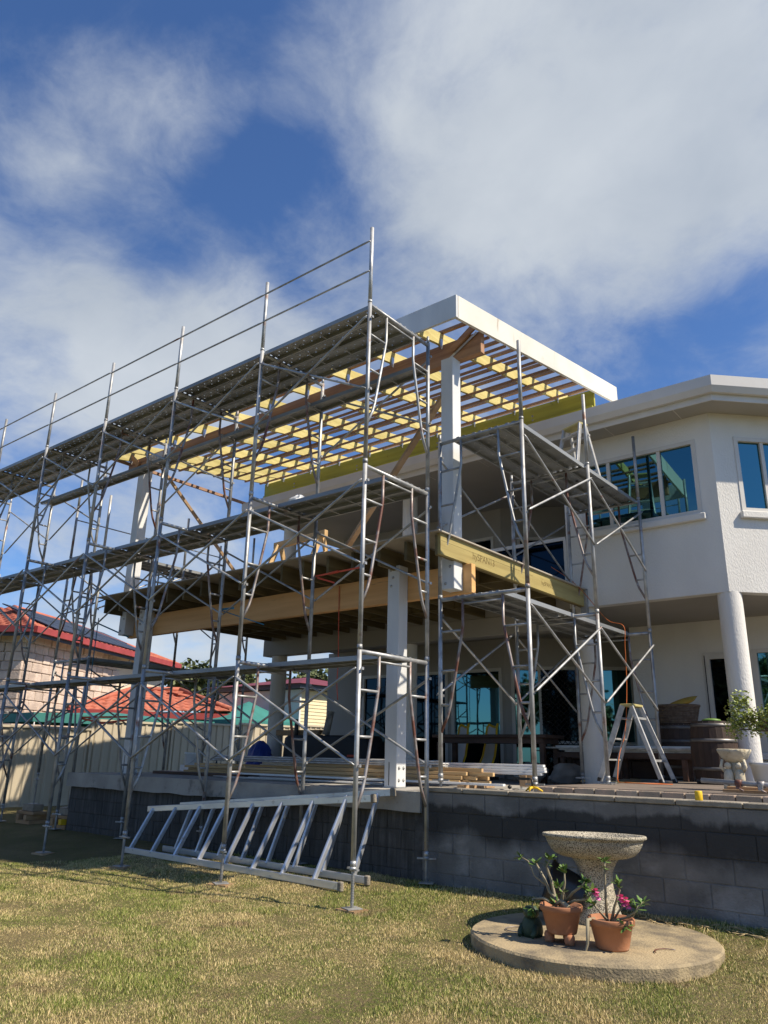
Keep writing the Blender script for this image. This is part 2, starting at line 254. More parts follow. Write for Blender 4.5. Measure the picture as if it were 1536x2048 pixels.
# ------------------------------------------------------------------ mesh helpers
class MB:
    def __init__(s): s.v=[]; s.f=[]; s.sm=[]
    def add(s,vs,fs,smooth=False):
        k=len(s.v); s.v+= [tuple(x) for x in vs]
        for f in fs: s.f.append(tuple(i+k for i in f)); s.sm.append(smooth)
        return s
    def box(s,x0,x1,y0,y1,z0,z1,M=None,ch=0):
        if x0>x1:x0,x1=x1,x0
        if y0>y1:y0,y1=y1,y0
        if z0>z1:z0,z1=z1,z0
        if ch:
            c=min(ch,(x1-x0)*.45,(y1-y0)*.45,(z1-z0)*.45); vs=[];ix={}
            for sx in(0,1):
                for sy in(0,1):
                    for sz in(0,1):
                        X=(x0,x1)[sx];Y=(y0,y1)[sy];Z=(z0,z1)[sz];dx=c if sx==0 else -c;dy=c if sy==0 else -c;dz=c if sz==0 else -c
                        ix[sx,sy,sz]=len(vs); vs+=[(X,Y+dy,Z+dz),(X+dx,Y,Z+dz),(X+dx,Y+dy,Z)]
            fs=[]
            for a in(0,1):
                q=[ix[a,0,0],ix[a,1,0],ix[a,1,1],ix[a,0,1]]; fs.append(q if a else q[::-1])
                q=[ix[0,a,0]+1,ix[0,a,1]+1,ix[1,a,1]+1,ix[1,a,0]+1]; fs.append(q if a else q[::-1])
                q=[ix[0,0,a]+2,ix[1,0,a]+2,ix[1,1,a]+2,ix[0,1,a]+2]; fs.append(q if a else q[::-1])
            for a in(0,1):
                for b in(0,1):
                    p=ix[a,b,0];q=ix[a,b,1]; f=[p,p+1,q+1,q]; fs.append(f if (a==b) else f[::-1])
                    p=ix[a,0,b];q=ix[a,1,b]; f=[p+2,p,q,q+2]; fs.append(f if (a==b) else f[::-1])
                    p=ix[0,a,b];q=ix[1,a,b]; f=[p+1,p+2,q+2,q+1]; fs.append(f if (a==b) else f[::-1])
                    for d in(0,1):
                        p=ix[a,b,d]; f=[p,p+1,p+2]; fs.append(f if (a+b+d)%2 else f[::-1])
        else:
            vs=[(x0,y0,z0),(x1,y0,z0),(x1,y1,z0),(x0,y1,z0),(x0,y0,z1),(x1,y0,z1),(x1,y1,z1),(x0,y1,z1)]
            fs=[(0,3,2,1),(4,5,6,7),(0,1,5,4),(1,2,6,5),(2,3,7,6),(3,0,4,7)]
        if M is not None: vs=[tuple(M@Vector(p)) for p in vs]
        return s.add(vs,fs)
    def beam(s,p0,p1,w,h,ch=0,roll=0):   # box from p0 to p1, w across, h up
        p0=Vector(p0);p1=Vector(p1);d=(p1-p0);l=d.length;d.normalize()
        a=Vector((0,0,1)) if abs(d.z)<.95 else Vector((0,1,0))
        x=d.cross(a).normalized(); z=x.cross(d)
        if roll: q=Matrix.Rotation(roll,3,d); x=q@x; z=q@z
        M=Matrix(((x.x,d.x,z.x,p0.x),(x.y,d.y,z.y,p0.y),(x.z,d.z,z.z,p0.z),(0,0,0,1)))
        return s.box(-w/2,w/2,0,l,-h/2,h/2,M,ch)
    def tube(s,pts,r,n=8,cap=True):
        P=[Vector(p) for p in pts]; rs=r if isinstance(r,(list,tuple)) else [r]*len(P)
        vs=[];fs=[];prev=None
        for i,p in enumerate(P):
            d=((P[min(i+1,len(P)-1)]-P[max(i-1,0)])).normalized()
            if prev is None:
                a=Vector((0,0,1)) if abs(d.z)<.9 else Vector((1,0,0)); x=d.cross(a).normalized()
            else: x=(prev-d*prev.dot(d)).normalized()
            y=d.cross(x); prev=x
            for k in range(n):
                t=2*math.pi*k/n; vs.append(p+(x*math.cos(t)+y*math.sin(t))*rs[i])
        for i in range(len(P)-1):
            for k in range(n):
                a=i*n+k;b=i*n+(k+1)%n; fs.append((a,b,b+n,a+n))
        s.add(vs,fs,True)
        if cap:
            k=len(s.v)-len(vs); s.f.append(tuple(k+i for i in range(n))[::-1]); s.sm.append(False); m=k+(len(P)-1)*n; s.f.append(tuple(m+i for i in range(n))); s.sm.append(False)
        return s
    def lathe(s,prof,c=(0,0,0),n=32,M=None,arc=None):
        vs=[];fs=[]
        for r,z in prof:
            for k in range(n):
                t=2*math.pi*k/n; p=Vector((c[0]+r*math.cos(t),c[1]+r*math.sin(t),c[2]+z)); vs.append(M@p if M else p)
        for i in range(len(prof)-1):
            for k in range(n):
                a=i*n+k;b=i*n+(k+1)%n; fs.append((a,b,b+n,a+n))
        return s.add(vs,fs,True)
    def poly(s,pts,z0,z1):   # vertical prism
        n=len(pts); vs=[(x,y,z0) for x,y in pts]+[(x,y,z1) for x,y in pts]
        fs=[tuple(range(n))[::-1],tuple(range(n,2*n))]+[(i,(i+1)%n,(i+1)%n+n,i+n) for i in range(n)]
        return s.add(vs,fs)
    def mesh(s,name,m,off=(0,0,0)):
        me=bpy.data.meshes.new(name); ox,oy,oz=off
        me.from_pydata([(x-ox,y-oy,z-oz) for x,y,z in s.v],[],s.f); me.polygons.foreach_set('use_smooth',s.sm)
        if m: me.materials.append(MT[m] if isinstance(m,str) else m)
        me.update(); return me
    def build(s,name,m,parent=None,loc=None):
        off=WL[parent.name] if parent is not None else (loc or (0,0,0))
        o=bpy.data.objects.new(name,s.mesh(name,m,off)); col.objects.link(o); WL[o.name]=Vector(off)
        if parent is not None: o.parent=parent
        else: o.location=off
        return o
WL={}
def tag(o,label=None,cat=None,group=None,kind=None):
    for k,v in(('label',label),('category',cat),('group',group),('kind',kind)):
        if v: o[k]=v
    return o
def thing(name,label,cat,loc=(0,0,0),group=None):
    o=bpy.data.objects.new(name,None); o.location=loc; o.empty_display_size=.2; col.objects.link(o); WL[o.name]=Vector(loc); return tag(o,label,cat,group)
def inst(name,me,parent,loc,rz=0,rot=None,scale=None):
    o=bpy.data.objects.new(name,me); col.objects.link(o); b=WL[parent.name] if parent is not None else Vector((0,0,0))
    o.location=Vector(loc)-b; o.rotation_euler=rot or (0,0,rz)
    if scale: o.scale=scale
    if parent is not None: o.parent=parent
    WL[o.name]=Vector(loc); return o
def struct(o): o['kind']='structure'; return o

# ================================================================== GROUND
ZS=-.36     # top of the concrete slab
ZP=-.255    # top of the raised paving on the right
WY=7.22     # face of the retaining wall
def zg(x,y):
    pts=[(-60,-1.62),(0,-1.50),(4,-1.415),(5,-1.372),(5.9,-1.368),(6.6,-1.31),(7.25,-1.25),(30,-1.25),(200,-1.25)]
    for (a,za),(b,zb) in zip(pts,pts[1:]):
        if y<=b: z=za+(zb-za)*(y-a)/(b-a); break
    else: z=pts[-1][1]
    return z+.018*mnoise.noise((x*.7,y*.7,3))+.008*mnoise.noise((x*2.3,y*2.3,8))
xs=sorted(set([-300,-150,-80,-50,-35,-25,-20]+[round(-17+.3*i,2) for i in range(74)]+[8,14,25,50,100,300]))
ys=sorted(set([-120,-60,-30,-15,-8]+[round(-4+.3*i,2) for i in range(40)]+[8.5,10,14,20,30,50,90,160,400]))
g=MB(); nx=len(xs)
g.add([(x,y,zg(x,y)) for y in ys for x in xs],[(j*nx+i,j*nx+i+1,(j+1)*nx+i+1,(j+1)*nx+i) for j in range(len(ys)-1) for i in range(nx-1)],True)
struct(g.build('lawn_ground','lawn'))

# grass blades over the part of the lawn in view (and a margin)
BX,BY,BR=-2.855,6.14,.93      # round concrete base
def grass():
    rg=np.random.default_rng(3); n=950000
    # positions: denser near the camera, roughly even in the picture
    d=1.9+(rg.random(n)**.9)*9.6; a=YAW+R(-36)+R(74)*rg.random(n)
    x=np.sin(a)*d; y=np.cos(a)*d
    ok=(y<WY-.03)&(x>-15)&(((x-BX)**2+(y-BY)**2)>(BR-.01)**2)
    x,y=x[ok],y[ok]; d=d[ok]; n=len(x)
    worn=(np.sin(x*3.1+1.9*np.sin(y*2.3))+np.sin(y*3.7+1.6*np.sin(x*1.9))+.7*np.sin(x*7.3+y*5.1))/2.7
    ok=rg.random(n)>np.clip((worn-.30)*1.9,0,.72); x,y,d=x[ok],y[ok],d[ok]; n=len(x)
    Z=np.interp(y,[-60,0,4,5,5.9,6.6,7.25],[-1.62,-1.5,-1.415,-1.372,-1.368,-1.31,-1.25])
    # follow the mesh's small undulation
    gx=np.linspace(-16,6,111); gy=np.linspace(-1,7.4,43)
    U=np.array([[.018*mnoise.noise((p*.7,q*.7,3))+.008*mnoise.noise((p*2.3,q*2.3,8)) for p in gx] for q in gy])
    ix=np.clip((x+16)/22*110,0,109.99); iy=np.clip((y+1)/8.4*42,0,41.99); i0=ix.astype(int); j0=iy.astype(int); fx=ix-i0; fy=iy-j0
    Z=Z+U[j0,i0]*(1-fx)*(1-fy)+U[j0,i0+1]*fx*(1-fy)+U[j0+1,i0]*(1-fx)*fy+U[j0+1,i0+1]*fx*fy
    h=(.008+.012*rg.random(n))*(1+.5*np.sin(x*2.1+1.3*np.sin(y*1.7))*.4)*(1+d*.03); wd=(.0014+.0012*rg.random(n))*(1+d*.075)
    h=h*np.clip(.75+1.1*np.sin(x*5.3+2*np.sin(y*4.1))*np.sin(y*6.1+1.7*np.sin(x*3.3))*.45+.25*rg.random(n),.35,2)
    tuft=np.zeros(n)
    for px_ in [-5.15-1.882*i for i in range(6)]:
        for py_ in(5.95,7.13): tuft=np.maximum(tuft,np.exp(-((x-px_)**2+(y-py_)**2)/.02))
    tuft=np.maximum(tuft,np.exp(-np.maximum(0,np.hypot(x-BX,y-BY)-BR)/.05)); tuft=np.maximum(tuft,np.exp(-(WY-y)/.07))
    h=h*(1+1.2*tuft*rg.random(n))
    th=rg.random(n)*2*np.pi; le=(rg.random(n)*.9+.1)*h; lt=rg.random(n)*2*np.pi
    v=np.empty((n,3,3),np.float32)
    v[:,0,0]=x-np.cos(th)*wd; v[:,0,1]=y-np.sin(th)*wd; v[:,0,2]=Z-.006
    v[:,1,0]=x+np.cos(th)*wd; v[:,1,1]=y+np.sin(th)*wd; v[:,1,2]=Z-.006
    v[:,2,0]=x+np.cos(lt)*le; v[:,2,1]=y+np.sin(lt)*le; v[:,2,2]=Z+h
    me=bpy.data.meshes.new('grass'); me.vertices.add(3*n); me.vertices.foreach_set('co',v.ravel()); me.loops.add(3*n); me.loops.foreach_set('vertex_index',np.arange(3*n,dtype=np.int32))
    me.polygons.add(n); me.polygons.foreach_set('loop_start',np.arange(0,3*n,3,dtype=np.int32)); me.polygons.foreach_set('loop_total',np.full(n,3,np.int32)); me.update(); me.materials.append(MT['blade'])
    o=bpy.data.objects.new('grass',me); col.objects.link(o); tag(o,'short patchy green and straw coloured lawn grass','grass',kind='stuff')
grass()

# ================================================================== RETAINING WALL AND SLAB
blk=MB().box(0,.393,0,.12,0,.193,ch=.004).mesh('block','block'); blkd=MB().box(0,.393,0,.12,0,.193,ch=.004).mesh('block','block_damp')
hblk=MB().box(0,.193,0,.12,0,.193,ch=.004).mesh('block','block'); hblkd=MB().box(0,.193,0,.12,0,.193,ch=.004).mesh('block','block_damp')
rw=thing('retaining_wall','grey concrete block retaining wall with flat capstones right of the slab','wall',(-2.3,WY,-1.4))
MB().box(-5.26,1.2,WY+.0045,WY+.2,-1.5,-.357).build('mortar','block',rw)
for c in range(6):
    z=-.357-.2*(c+1); x=-5.27+(.2 if c%2 else 0)
    if c%2: inst('block',hblk,rw,(-5.27,WY,z+.005))
    while x<1.15:
        damp=False
        inst('block',blkd if damp else blk,rw,(x+.0035,WY-random.random()*.005,z+.0035),rot=(0,0,(random.random()-.5)*.006)); x+=.4
cap=MB().box(0,.552,0,.24,0,.045,ch=.006).mesh('capstone','cap')
x=-5.3
while x<1.1: inst('capstone',cap,rw,(x+.004,WY-.02,-.355+random.random()*.003)); x+=.56
fw_=thing('foundation_wall','dark stained block wall under the edge of the concrete slab','wall',(-9,WY+.05,-1.4))
MB().box(-12.6,-5.28,WY+.06,WY+.25,-1.5,-.575).build('mortar','block_damp',fw_)
for c in range(5):
    z=-.572-.2*(c+1); x=-12.6+(.2 if c%2 else 0)
    if c%2: inst('block',hblkd,fw_,(-12.6,WY+.05,z+.005))
    while x<-5.5:
        inst('block',blkd,fw_,(x+.005,WY+.052-random.random()*.004,z+.005)); x+=.4
MB().box(-5.40,-5.285,WY+.035,WY+.2,-1.5,-.572,ch=.006).build('pilaster','mortar',fw_)
def slabmesh():
    # front edge slightly ragged along its lower arris
    m=MB(); n=60; x0,x1=-12.63,-5.285; top=[];bot=[]
    for i in range(n+1):
        x=x0+(x1-x0)*i/n
        top.append((x,WY-.03+.004*mnoise.noise((x*3,0,0)),ZS)); bot.append((x,WY-.028+.006*mnoise.noise((x*4,3,0)),-.572+.014*mnoise.noise((x*2.5,9,0))))
    back=[(x,14.0,z-(.212 if k else 0)) for k in(0,) for x,_,z in top]
    bb=[(x,y+.3,z) for x,y,z in bot]; k=n+1
    m.add(top+bot+back+bb,[(i,i+1,k+i+1,k+i) for i in range(n)]+[(2*k+i,2*k+i+1,i+1,i) for i in range(n)]+[(k+i,k+i+1,3*k+i+1,3*k+i) for i in range(n)]+[(0,k,3*k,2*k),(n,2*k+n,3*k+n,k+n)])
    return m
struct(slabmesh().build('patio_slab','slab'))
struct(MB().box(-5.28,1.2,WY+.21,14.0,-.7,ZS-.012).build('patio_base','slab'))
pe=thing('paver_edging','row of tan clay pavers edging the raised patio','edging',(-3,7.72,ZS))
pv=MB().box(0,.215,0,.11,0,.095,ch=.006).mesh('paver','paver')
x=-4.15
while x<1.1: inst('paver',pv,pe,(x,7.70+random.random()*.006,ZS-.004+random.random()*.004)); x+=.225
struct(MB().box(-4.15,1.2,7.815,13.7,ZS-.01,ZP-.006).build('raised_patio','patio'))

# ================================================================== HOUSE
H=thing('house','two storey off white rendered house with faceted bay and balcony','house',(-6,12.5,ZS))
WIN={}
def wall(p0,p1,z0,z1,ops=(),th=.18,m='render',name='wall',parent=None):
    """vertical wall from p0 to p1 (face on the right hand side of p0->p1 seen from above is the outside), with openings (s0,s1,z0,z1)"""
    p0=Vector((*p0,0));p1=Vector((*p1,0));d=(p1-p0);Lg=d.length;d.normalize();nrm=Vector((d.y,-d.x,0))
    M=Matrix(((d.x,-nrm.x,0,p0.x),(d.y,-nrm.y,0,p0.y),(0,0,1,0),(0,0,0,1)))
    b=MB(); s=0
    for (a,c,e,f) in sorted(ops):
        if a>s: b.box(s,a,0,th,z0,z1,M)
        if e>z0: b.box(a,c,0,th,z0,e,M)
        if f<z1: b.box(a,c,0,th,f,z1,M)
        s=c
    if s<Lg: b.box(s,Lg,0,th,z0,z1,M)
    b.build(name,m,parent or H); return M
def window(M,s0,s1,z0,z1,mull=(),trans=(),sill=True,glass='glass',name='window',fr=.045,glasses=None):
    f=MB(); a=fr
    f.box(s0-.02,s1+.02,-.014,.09,z1-a,z1+.02,M); f.box(s0-.02,s1+.02,-.014,.09,z0-.02,z0+a,M)
    f.box(s0-.02,s0+a,-.012,.088,z0+a,z1-a,M); f.box(s1-a,s1+.02,-.012,.088,z0+a,z1-a,M)
    for q in mull: f.box(q-a*.6,q+a*.6,.002,.075,z0+a,z1-a,M)
    for q in trans: f.box(s0+a,s1-a,.004,.073,q-a*.6,q+a*.6,M)
    w=f.build(name,'trim',H)
    cuts=[s0+a]+list(mull)+[s1-a]
    for i,(x0,x1) in enumerate(zip(cuts,cuts[1:])):
        gm=glasses[i] if glasses else glass
        MB().box(x0,x1,.04,.048,z0+a,z1-a,M).build('pane',gm,w)
    if sill: MB().box(s0-.06,s1+.07,-.075,.0,z0-.125,z0-.022,M,ch=.01).build('sill','render',w)
    return w
ZF,ZC=2.34,5.13      # underside of the upper floor, upper ceiling
M1=wall((-5.35,11.35),(-2.9,11.35),ZF,ZC,[(.33,2.19,3.57,4.73)])
window(M1,.33,2.19,3.57,4.73,(.80,1.63))
M2=wall((-2.9,11.35),(-.3,13.95),ZF,ZC,[(.37,1.75,3.57,4.73)])
window(M2,.37,1.75,3.57,4.73,(.80,1.28))
wall((-.3,13.95),(-.3,17),ZF,ZC)
wall((-5.35,15.2),(-5.35,11.53),2.62,ZC,m='render')
# recessed back walls, both storeys
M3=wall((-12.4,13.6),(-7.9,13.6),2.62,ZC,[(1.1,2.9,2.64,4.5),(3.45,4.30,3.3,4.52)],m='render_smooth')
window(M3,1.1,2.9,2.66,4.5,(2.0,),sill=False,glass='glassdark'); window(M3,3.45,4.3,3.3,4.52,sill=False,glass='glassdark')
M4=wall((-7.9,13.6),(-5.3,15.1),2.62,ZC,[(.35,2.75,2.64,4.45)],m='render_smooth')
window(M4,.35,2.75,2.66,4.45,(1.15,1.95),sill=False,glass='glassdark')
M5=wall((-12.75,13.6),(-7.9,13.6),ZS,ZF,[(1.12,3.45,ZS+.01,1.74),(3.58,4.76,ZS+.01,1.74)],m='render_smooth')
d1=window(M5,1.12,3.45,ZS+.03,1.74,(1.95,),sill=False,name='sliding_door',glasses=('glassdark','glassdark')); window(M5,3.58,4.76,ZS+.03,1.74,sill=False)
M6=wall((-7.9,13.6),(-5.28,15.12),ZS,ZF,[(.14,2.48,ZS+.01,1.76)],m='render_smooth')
wl=window(M6,.14,2.48,ZS+.03,1.76,(.68,1.72),(.33,),sill=False)
# diamond security screen over the middle light
sc=MB(); a0,a1,b0,b1=.70,1.70,ZS+.08,1.71; st=.105; k=a0-(b1-b0)
while k<a1:
    for sg in(1,-1):
        s0=max(k,a0); s1=min(k+(b1-b0),a1)
        if s1>s0:
            za,zb=(b0+(s0-k),b0+(s1-k)) if sg>0 else (b1-(s0-k),b1-(s1-k))
            sc.tube([M6@Vector((s0,-.004,za)),M6@Vector((s1,-.004,zb))],.0065,4,False)
    k+=st
sc.build('security_screen','screenmesh',wl)
MB().box(.70,1.70,.01,.016,b0,b1,M6).build('screen_backing','glassdark',wl)
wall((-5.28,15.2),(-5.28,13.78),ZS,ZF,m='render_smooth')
M7=wall((-5.28,13.6),(2.5,13.6),ZS,ZF,[(1.27,2.02,ZP,1.77),(2.06,4.4,.2,1.79)],m='render')
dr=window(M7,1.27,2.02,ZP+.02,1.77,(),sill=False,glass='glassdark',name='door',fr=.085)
MB().box(1.30,1.34,-.03,-.014,.42,.64,M7,ch=.005).build('handle','blackplastic',dr)
MB().box(1.272,1.285,-.018,-.013,ZP+.02,1.75,M7).build('door_seal','blackplastic',dr)
window(M7,2.06,4.4,.2,1.79,(3.2,),sill=True)
# floor plate, ceilings, eaves
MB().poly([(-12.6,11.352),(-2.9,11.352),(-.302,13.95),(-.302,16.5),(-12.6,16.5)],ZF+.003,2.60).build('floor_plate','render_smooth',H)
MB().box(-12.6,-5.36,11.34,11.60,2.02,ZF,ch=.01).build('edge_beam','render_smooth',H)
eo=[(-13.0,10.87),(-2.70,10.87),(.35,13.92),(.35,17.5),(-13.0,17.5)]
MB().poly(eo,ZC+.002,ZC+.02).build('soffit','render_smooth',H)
for x in(-11.6,-10.4,-9.2,-8.0,-6.8,-5.6,-4.4,-3.3): MB().box(x,x+.012,10.9,11.34,ZC-.004,ZC+.001).build('soffit_joint','trim',H)
def gutter(pts,prof):
    m=MB(); n=len(prof); V=[]
    for i,p in enumerate(pts):
        p=Vector(p); dirs=[]
        if i>0: dirs.append((p-Vector(pts[i-1])).normalized())
        if i<len(pts)-1: dirs.append((Vector(pts[i+1])-p).normalized())
        nn=[Vector((d.y,-d.x)) for d in dirs]; q=nn[0] if len(nn)==1 else (nn[0]+nn[1])/(1+nn[0].dot(nn[1]))
        V+= [(p.x+q.x*o,p.y+q.y*o,z) for o,z in prof]
    F=[(i*n+j,(i+1)*n+j,(i+1)*n+(j+1)%n,i*n+(j+1)%n) for i in range(len(pts)-1) for j in range(n)]
    F+=[tuple(range(n)),tuple(range((len(pts)-1)*n,len(pts)*n))[::-1]]
    return m.add(V,F)
gp=[(-13.0,10.87),(-2.70,10.87),(.35,13.92),(.35,17.4)]
gutter(gp,[(-.02,ZC-.03),(.0,ZC-.03),(.004,ZC+.13),(-.02,ZC+.13)]).build('fascia_board','trim',H)
gutter(gp,[(.006,ZC+.07),(.07,ZC+.07),(.115,ZC+.16),(.12,ZC+.32),(.105,ZC+.325),(.10,ZC+.17),(.065,ZC+.085),(.006,ZC+.085)]).build('gutter','gutter',H)
rf=MB(); e=[(-13.08,10.80),(-2.67,10.80),(.42,13.89),(.42,17.5)]; zr=ZC+.30
rf.add([(-13.08,10.80,zr),(-2.67,10.80,zr),(-4.0,17.5,zr+1.25),(-13.08,17.5,zr+1.25)],[(0,1,2,3)])
rf.add([(-2.67,10.80,zr),(.42,13.89,zr),(.42,17.5,zr),(-4.0,17.5,zr+1.25)],[(0,1,2,3)])
ro=rf.build('roof','roofm',H)
cr_=MB()   # corrugated sheet ends above the bay gutter
for i in range(58):
    t=.02+i*.053; cr_.tube([(-2.67+t,10.80+t,zr+.018),(-2.67+t-.5,10.80+t+.5,zr+.11)],.019,6)
cr_.build('sheet_rib','roofm',ro)
# columns
colme=MB()
def column(x,y,z0,z1,r,base=False):
    prof=[(r*.98,z0),(r,z0+.02),(r,z1-.03),(r*.99,z1)]; b=MB().lathe(prof,(x,y,0),28); b.build('column','render',H)
for x in(-12.25,-8.75,-5.16,-2.95): column(x,11.52,ZS,ZF+.01,.165)
for x in(-12.25,-8.82): column(x,11.62,2.6,ZC,.15)
# balcony railing
rl=MB()
for z in(3.52,2.78): rl.box(-7.6,-5.36,11.33,11.375,z-.03,z+.03)
for x in(-7.6,-6.35,-5.4): rl.box(x,x+.05,11.33,11.375,2.6,3.49)
rg_=rl.build('balcony_railing','trim',H)
MB().box(-7.55,-5.36,11.35,11.358,2.81,3.49).build('glass_panel','glassdark',rg_)
MB().lathe([(.0,0),(.09,.0),(.10,.02),(.085,.05),(0,.07)],(0,0,0),16,Matrix.Translation((-11.72,13.59,1.36))@Matrix.Rotation(R(90),4,'X')).build('wall_light','trim',H)

# ================================================================== DECK UNDER CONSTRUCTION
D=thing('timber_deck','raised timber deck frame on white posts with tan laminated beam','deck',(-8.7,8.0,ZS))
MB().box(-12.40,-4.99,7.85,7.94,1.955,2.325,ch=.004).build('beam','lvl',D)
boltm=MB().lathe([(0,.014),(.010,.014),(.011,0),(.020,0),(.021,-.006),(0,-.006)],(0,0,0),12).mesh('bolt','galv')
def bolt(par,x,y,z,ax): # bolt head on a post face
    inst('bolt',boltm,par,(x,y,z),rot=(R(90),0,0) if ax=='y' else (0,R(90),0))
for x0 in(-6.17,-11.80):
    p=MB().box(x0,x0+.19,7.655,7.845,ZS+.012,2.40,ch=.006).build('post','whitepost',D)
    for dz,dx in((2.34,.05),(2.24,.09),(2.13,.06)): bolt(p,x0+dx,7.653,dz,'y')
    for z in(-.27,-.13):
        for dy in(.05,.14): bolt(p,x0+.19,7.655+dy,z,'x')
    MB().box(x0-.012,x0+.202,7.645,7.855,ZS+.002,ZS+.012).build('base_plate','galv',p)
    MB().box(x0+.072,x0+.08,7.650,7.655,ZS+.03,ZS+.30).build('anchor_slot','blackplastic',p)
for i in range(17):
    x=-5.16-.45*i-(.02 if i else 0)
    if i==0:
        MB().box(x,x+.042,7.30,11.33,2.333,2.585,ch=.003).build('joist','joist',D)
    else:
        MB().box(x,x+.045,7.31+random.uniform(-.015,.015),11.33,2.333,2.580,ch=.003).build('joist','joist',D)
sb=MB().box(-5.115,-5.068,7.29,11.34,2.335,2.600,ch=.003).build('side_beam','hyspan',D)
for r_ in(9.0,10.3):
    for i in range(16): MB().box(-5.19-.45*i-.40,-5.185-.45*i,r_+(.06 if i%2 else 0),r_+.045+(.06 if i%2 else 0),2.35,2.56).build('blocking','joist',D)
for i in range(4):
    x1=-5.03-1.87*i; MB().box(max(x1-1.862,-12.5),x1,7.20+(.01 if i%2 else 0),11.34,2.603,2.620).build('deck_sheet','sheet',D)
MB().box(-5.13,-5.03,11.27,11.35,2.22,2.62).build('joist_hanger','galv',D)
def text(s,size,M,m,name,parent,ext=.0004):
    cu=bpy.data.curves.new('t','FONT'); cu.body=s; cu.size=size; cu.extrude=ext; o=bpy.data.objects.new('t',cu); col.objects.link(o)
    bpy.context.view_layer.update(); dg=bpy.context.evaluated_depsgraph_get(); me=bpy.data.meshes.new_from_object(o.evaluated_get(dg)); bpy.data.objects.remove(o)
    me.materials.clear(); me.materials.append(MT[m])
    off=WL[parent.name]; me.transform(Matrix.Translation(-off)@M)
    t=bpy.data.objects.new(name,me); col.objects.link(t); t.parent=parent; WL[t.name]=off; return t
# writing on the +x face of the side beam: x right = +y, up = z
TX=lambda x,y,z:Matrix(((0,0,1,x),(1,0,0,y),(0,1,0,z),(0,0,0,1)))
text('hySPAN13',.125,TX(-5.0672,8.0,2.425),'stamp','printed_stamp',sb); text('hySPAN13',.085,TX(-5.0672,9.85,2.43),'stamp','printed_stamp',sb)
MB().box(-5.0675,-5.0668,7.30,9.6,2.505,2.508).build('printed_line','stamp',sb)

# ================================================================== PERGOLA ROOF FRAME
PG=thing('pergola','unfinished pergola roof of yellow rafters and brown battens with white fascia','pergola',(-8.7,9.5,2.6))
SL=.163; zb=lambda y:5.515+SL*(y-7.85)
for x0 in(-5.31,-12.40):
    p=MB().box(x0,x0+.19,7.655,7.845,1.985,5.19,ch=.006).build('post','whitepost',PG)
    for z,dx in((2.27,.13),(2.06,.06),(2.64,.1)): bolt(p,x0+dx,7.653,z,'y')
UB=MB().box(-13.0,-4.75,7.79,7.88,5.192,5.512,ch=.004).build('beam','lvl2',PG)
MB().box(-12.38,-11.86,7.786,7.789,5.34,5.49).build('printed_tag','paper',UB)
TY=lambda x,y,z:Matrix(((1,0,0,x),(0,0,-1,y),(0,1,0,z),(0,0,0,1)))
text('ASH13',.115,TY(-12.36,7.7855,5.375),'stamp','printed_stamp',UB)
LG=MB().box(-13.0,-4.72,11.40,11.445,5.775,6.10,ch=.003).build('ledger','ledger',PG)
MB().box(-12.98,-4.74,11.35,11.40,5.755,5.79,ch=.003).build('ledger_plate','ledger',PG)
for x in(-12.0,-10.1,-8.0,-5.9): 
    for dz in(.0,.08): bolt(LG,x,11.399,5.84+dz,'y')
RX=[-5.40-.87*i for i in range(9)]+[-12.90]
y0,y1=7.10,12.25
rme=MB().beam((0,y0,zb(y0)+.094),(0,y1,zb(y1)+.094),.045,.185,ch=.003).mesh('rafter','rafter')
for x in RX: inst('rafter',rme,PG,(x,0,0))
PGW=WL[PG.name]
hg=MB()
for x in RX:
    for y in(7.75,11.36): hg.box(x-.0255,x+.0255,y,y+.04,zb(y)-.004,zb(y)+.10); hg.box(x+.0235,x+.027,y-.01,y+.05,zb(y)-.06,zb(y)+.09)
hg.build('strap_bracket','alu',PG)
bl=8.18; ceil=MB().box(-bl/2,bl/2,-.022,.022,-.017,.017,ch=.003).mesh('ceiling_batten','batten'); topb=MB().box(-bl/2,bl/2,-.036,.036,-.019,.019,ch=.003).mesh('roof_batten','batten')
an=math.atan(SL)
y=8.03; 
while y<11.3: inst('ceiling_batten',ceil,PG,(-8.84+random.uniform(-.015,.015),y,zb(y)-.018),rot=(an,0,random.uniform(-.002,.002))); y+=.45
y=7.34
while y<12.2: inst('roof_batten',topb,PG,(-8.84,y,zb(y)+.188+.021),rot=(an,0,0)); y+=.45
MB().box(-13.02,-4.655,7.055,7.095,5.325,5.655,ch=.004).build('front_fascia','whitepost',PG)
z0,z1=5.325,5.655; s_=(7.10,12.3)
ef=MB().add([(x,y,z+SL*(y-7.1)*.985) for x in(-4.695,-4.652) for y in s_ for z in(z0,z1)],[(0,1,3,2),(4,6,7,5),(0,4,5,1),(2,3,7,6),(0,2,6,4),(1,5,7,3)])
ef.build('end_fascia','fascia',PG)
# diagonal timber props
pr_=MB().beam((-5.45,7.96,4.85),(-7.75,8.25,2.66),.09,.045).build('prop','pine_dark',PG); MB().beam((-12.25,8.0,5.35),(-11.2,9.9,2.75),.09,.045).build('prop','pine_dark',PG)
MB().beam((-4.80,7.77,5.50),(-5.35,7.785,5.20),.004,.035).build('brace_strap','alu_dull',PG); MB().beam((-4.80,7.76,5.62),(-5.2,7.765,5.36),.035,.09).build('cleat','lvl2',PG); MB().beam((-12.92,7.76,5.62),(-12.6,7.765,5.36),.035,.09).build('cleat','lvl2',PG)
MB().box(-13.0,-12.96,7.12,12.2,5.44,5.5).build('edge_strip','batten',PG)

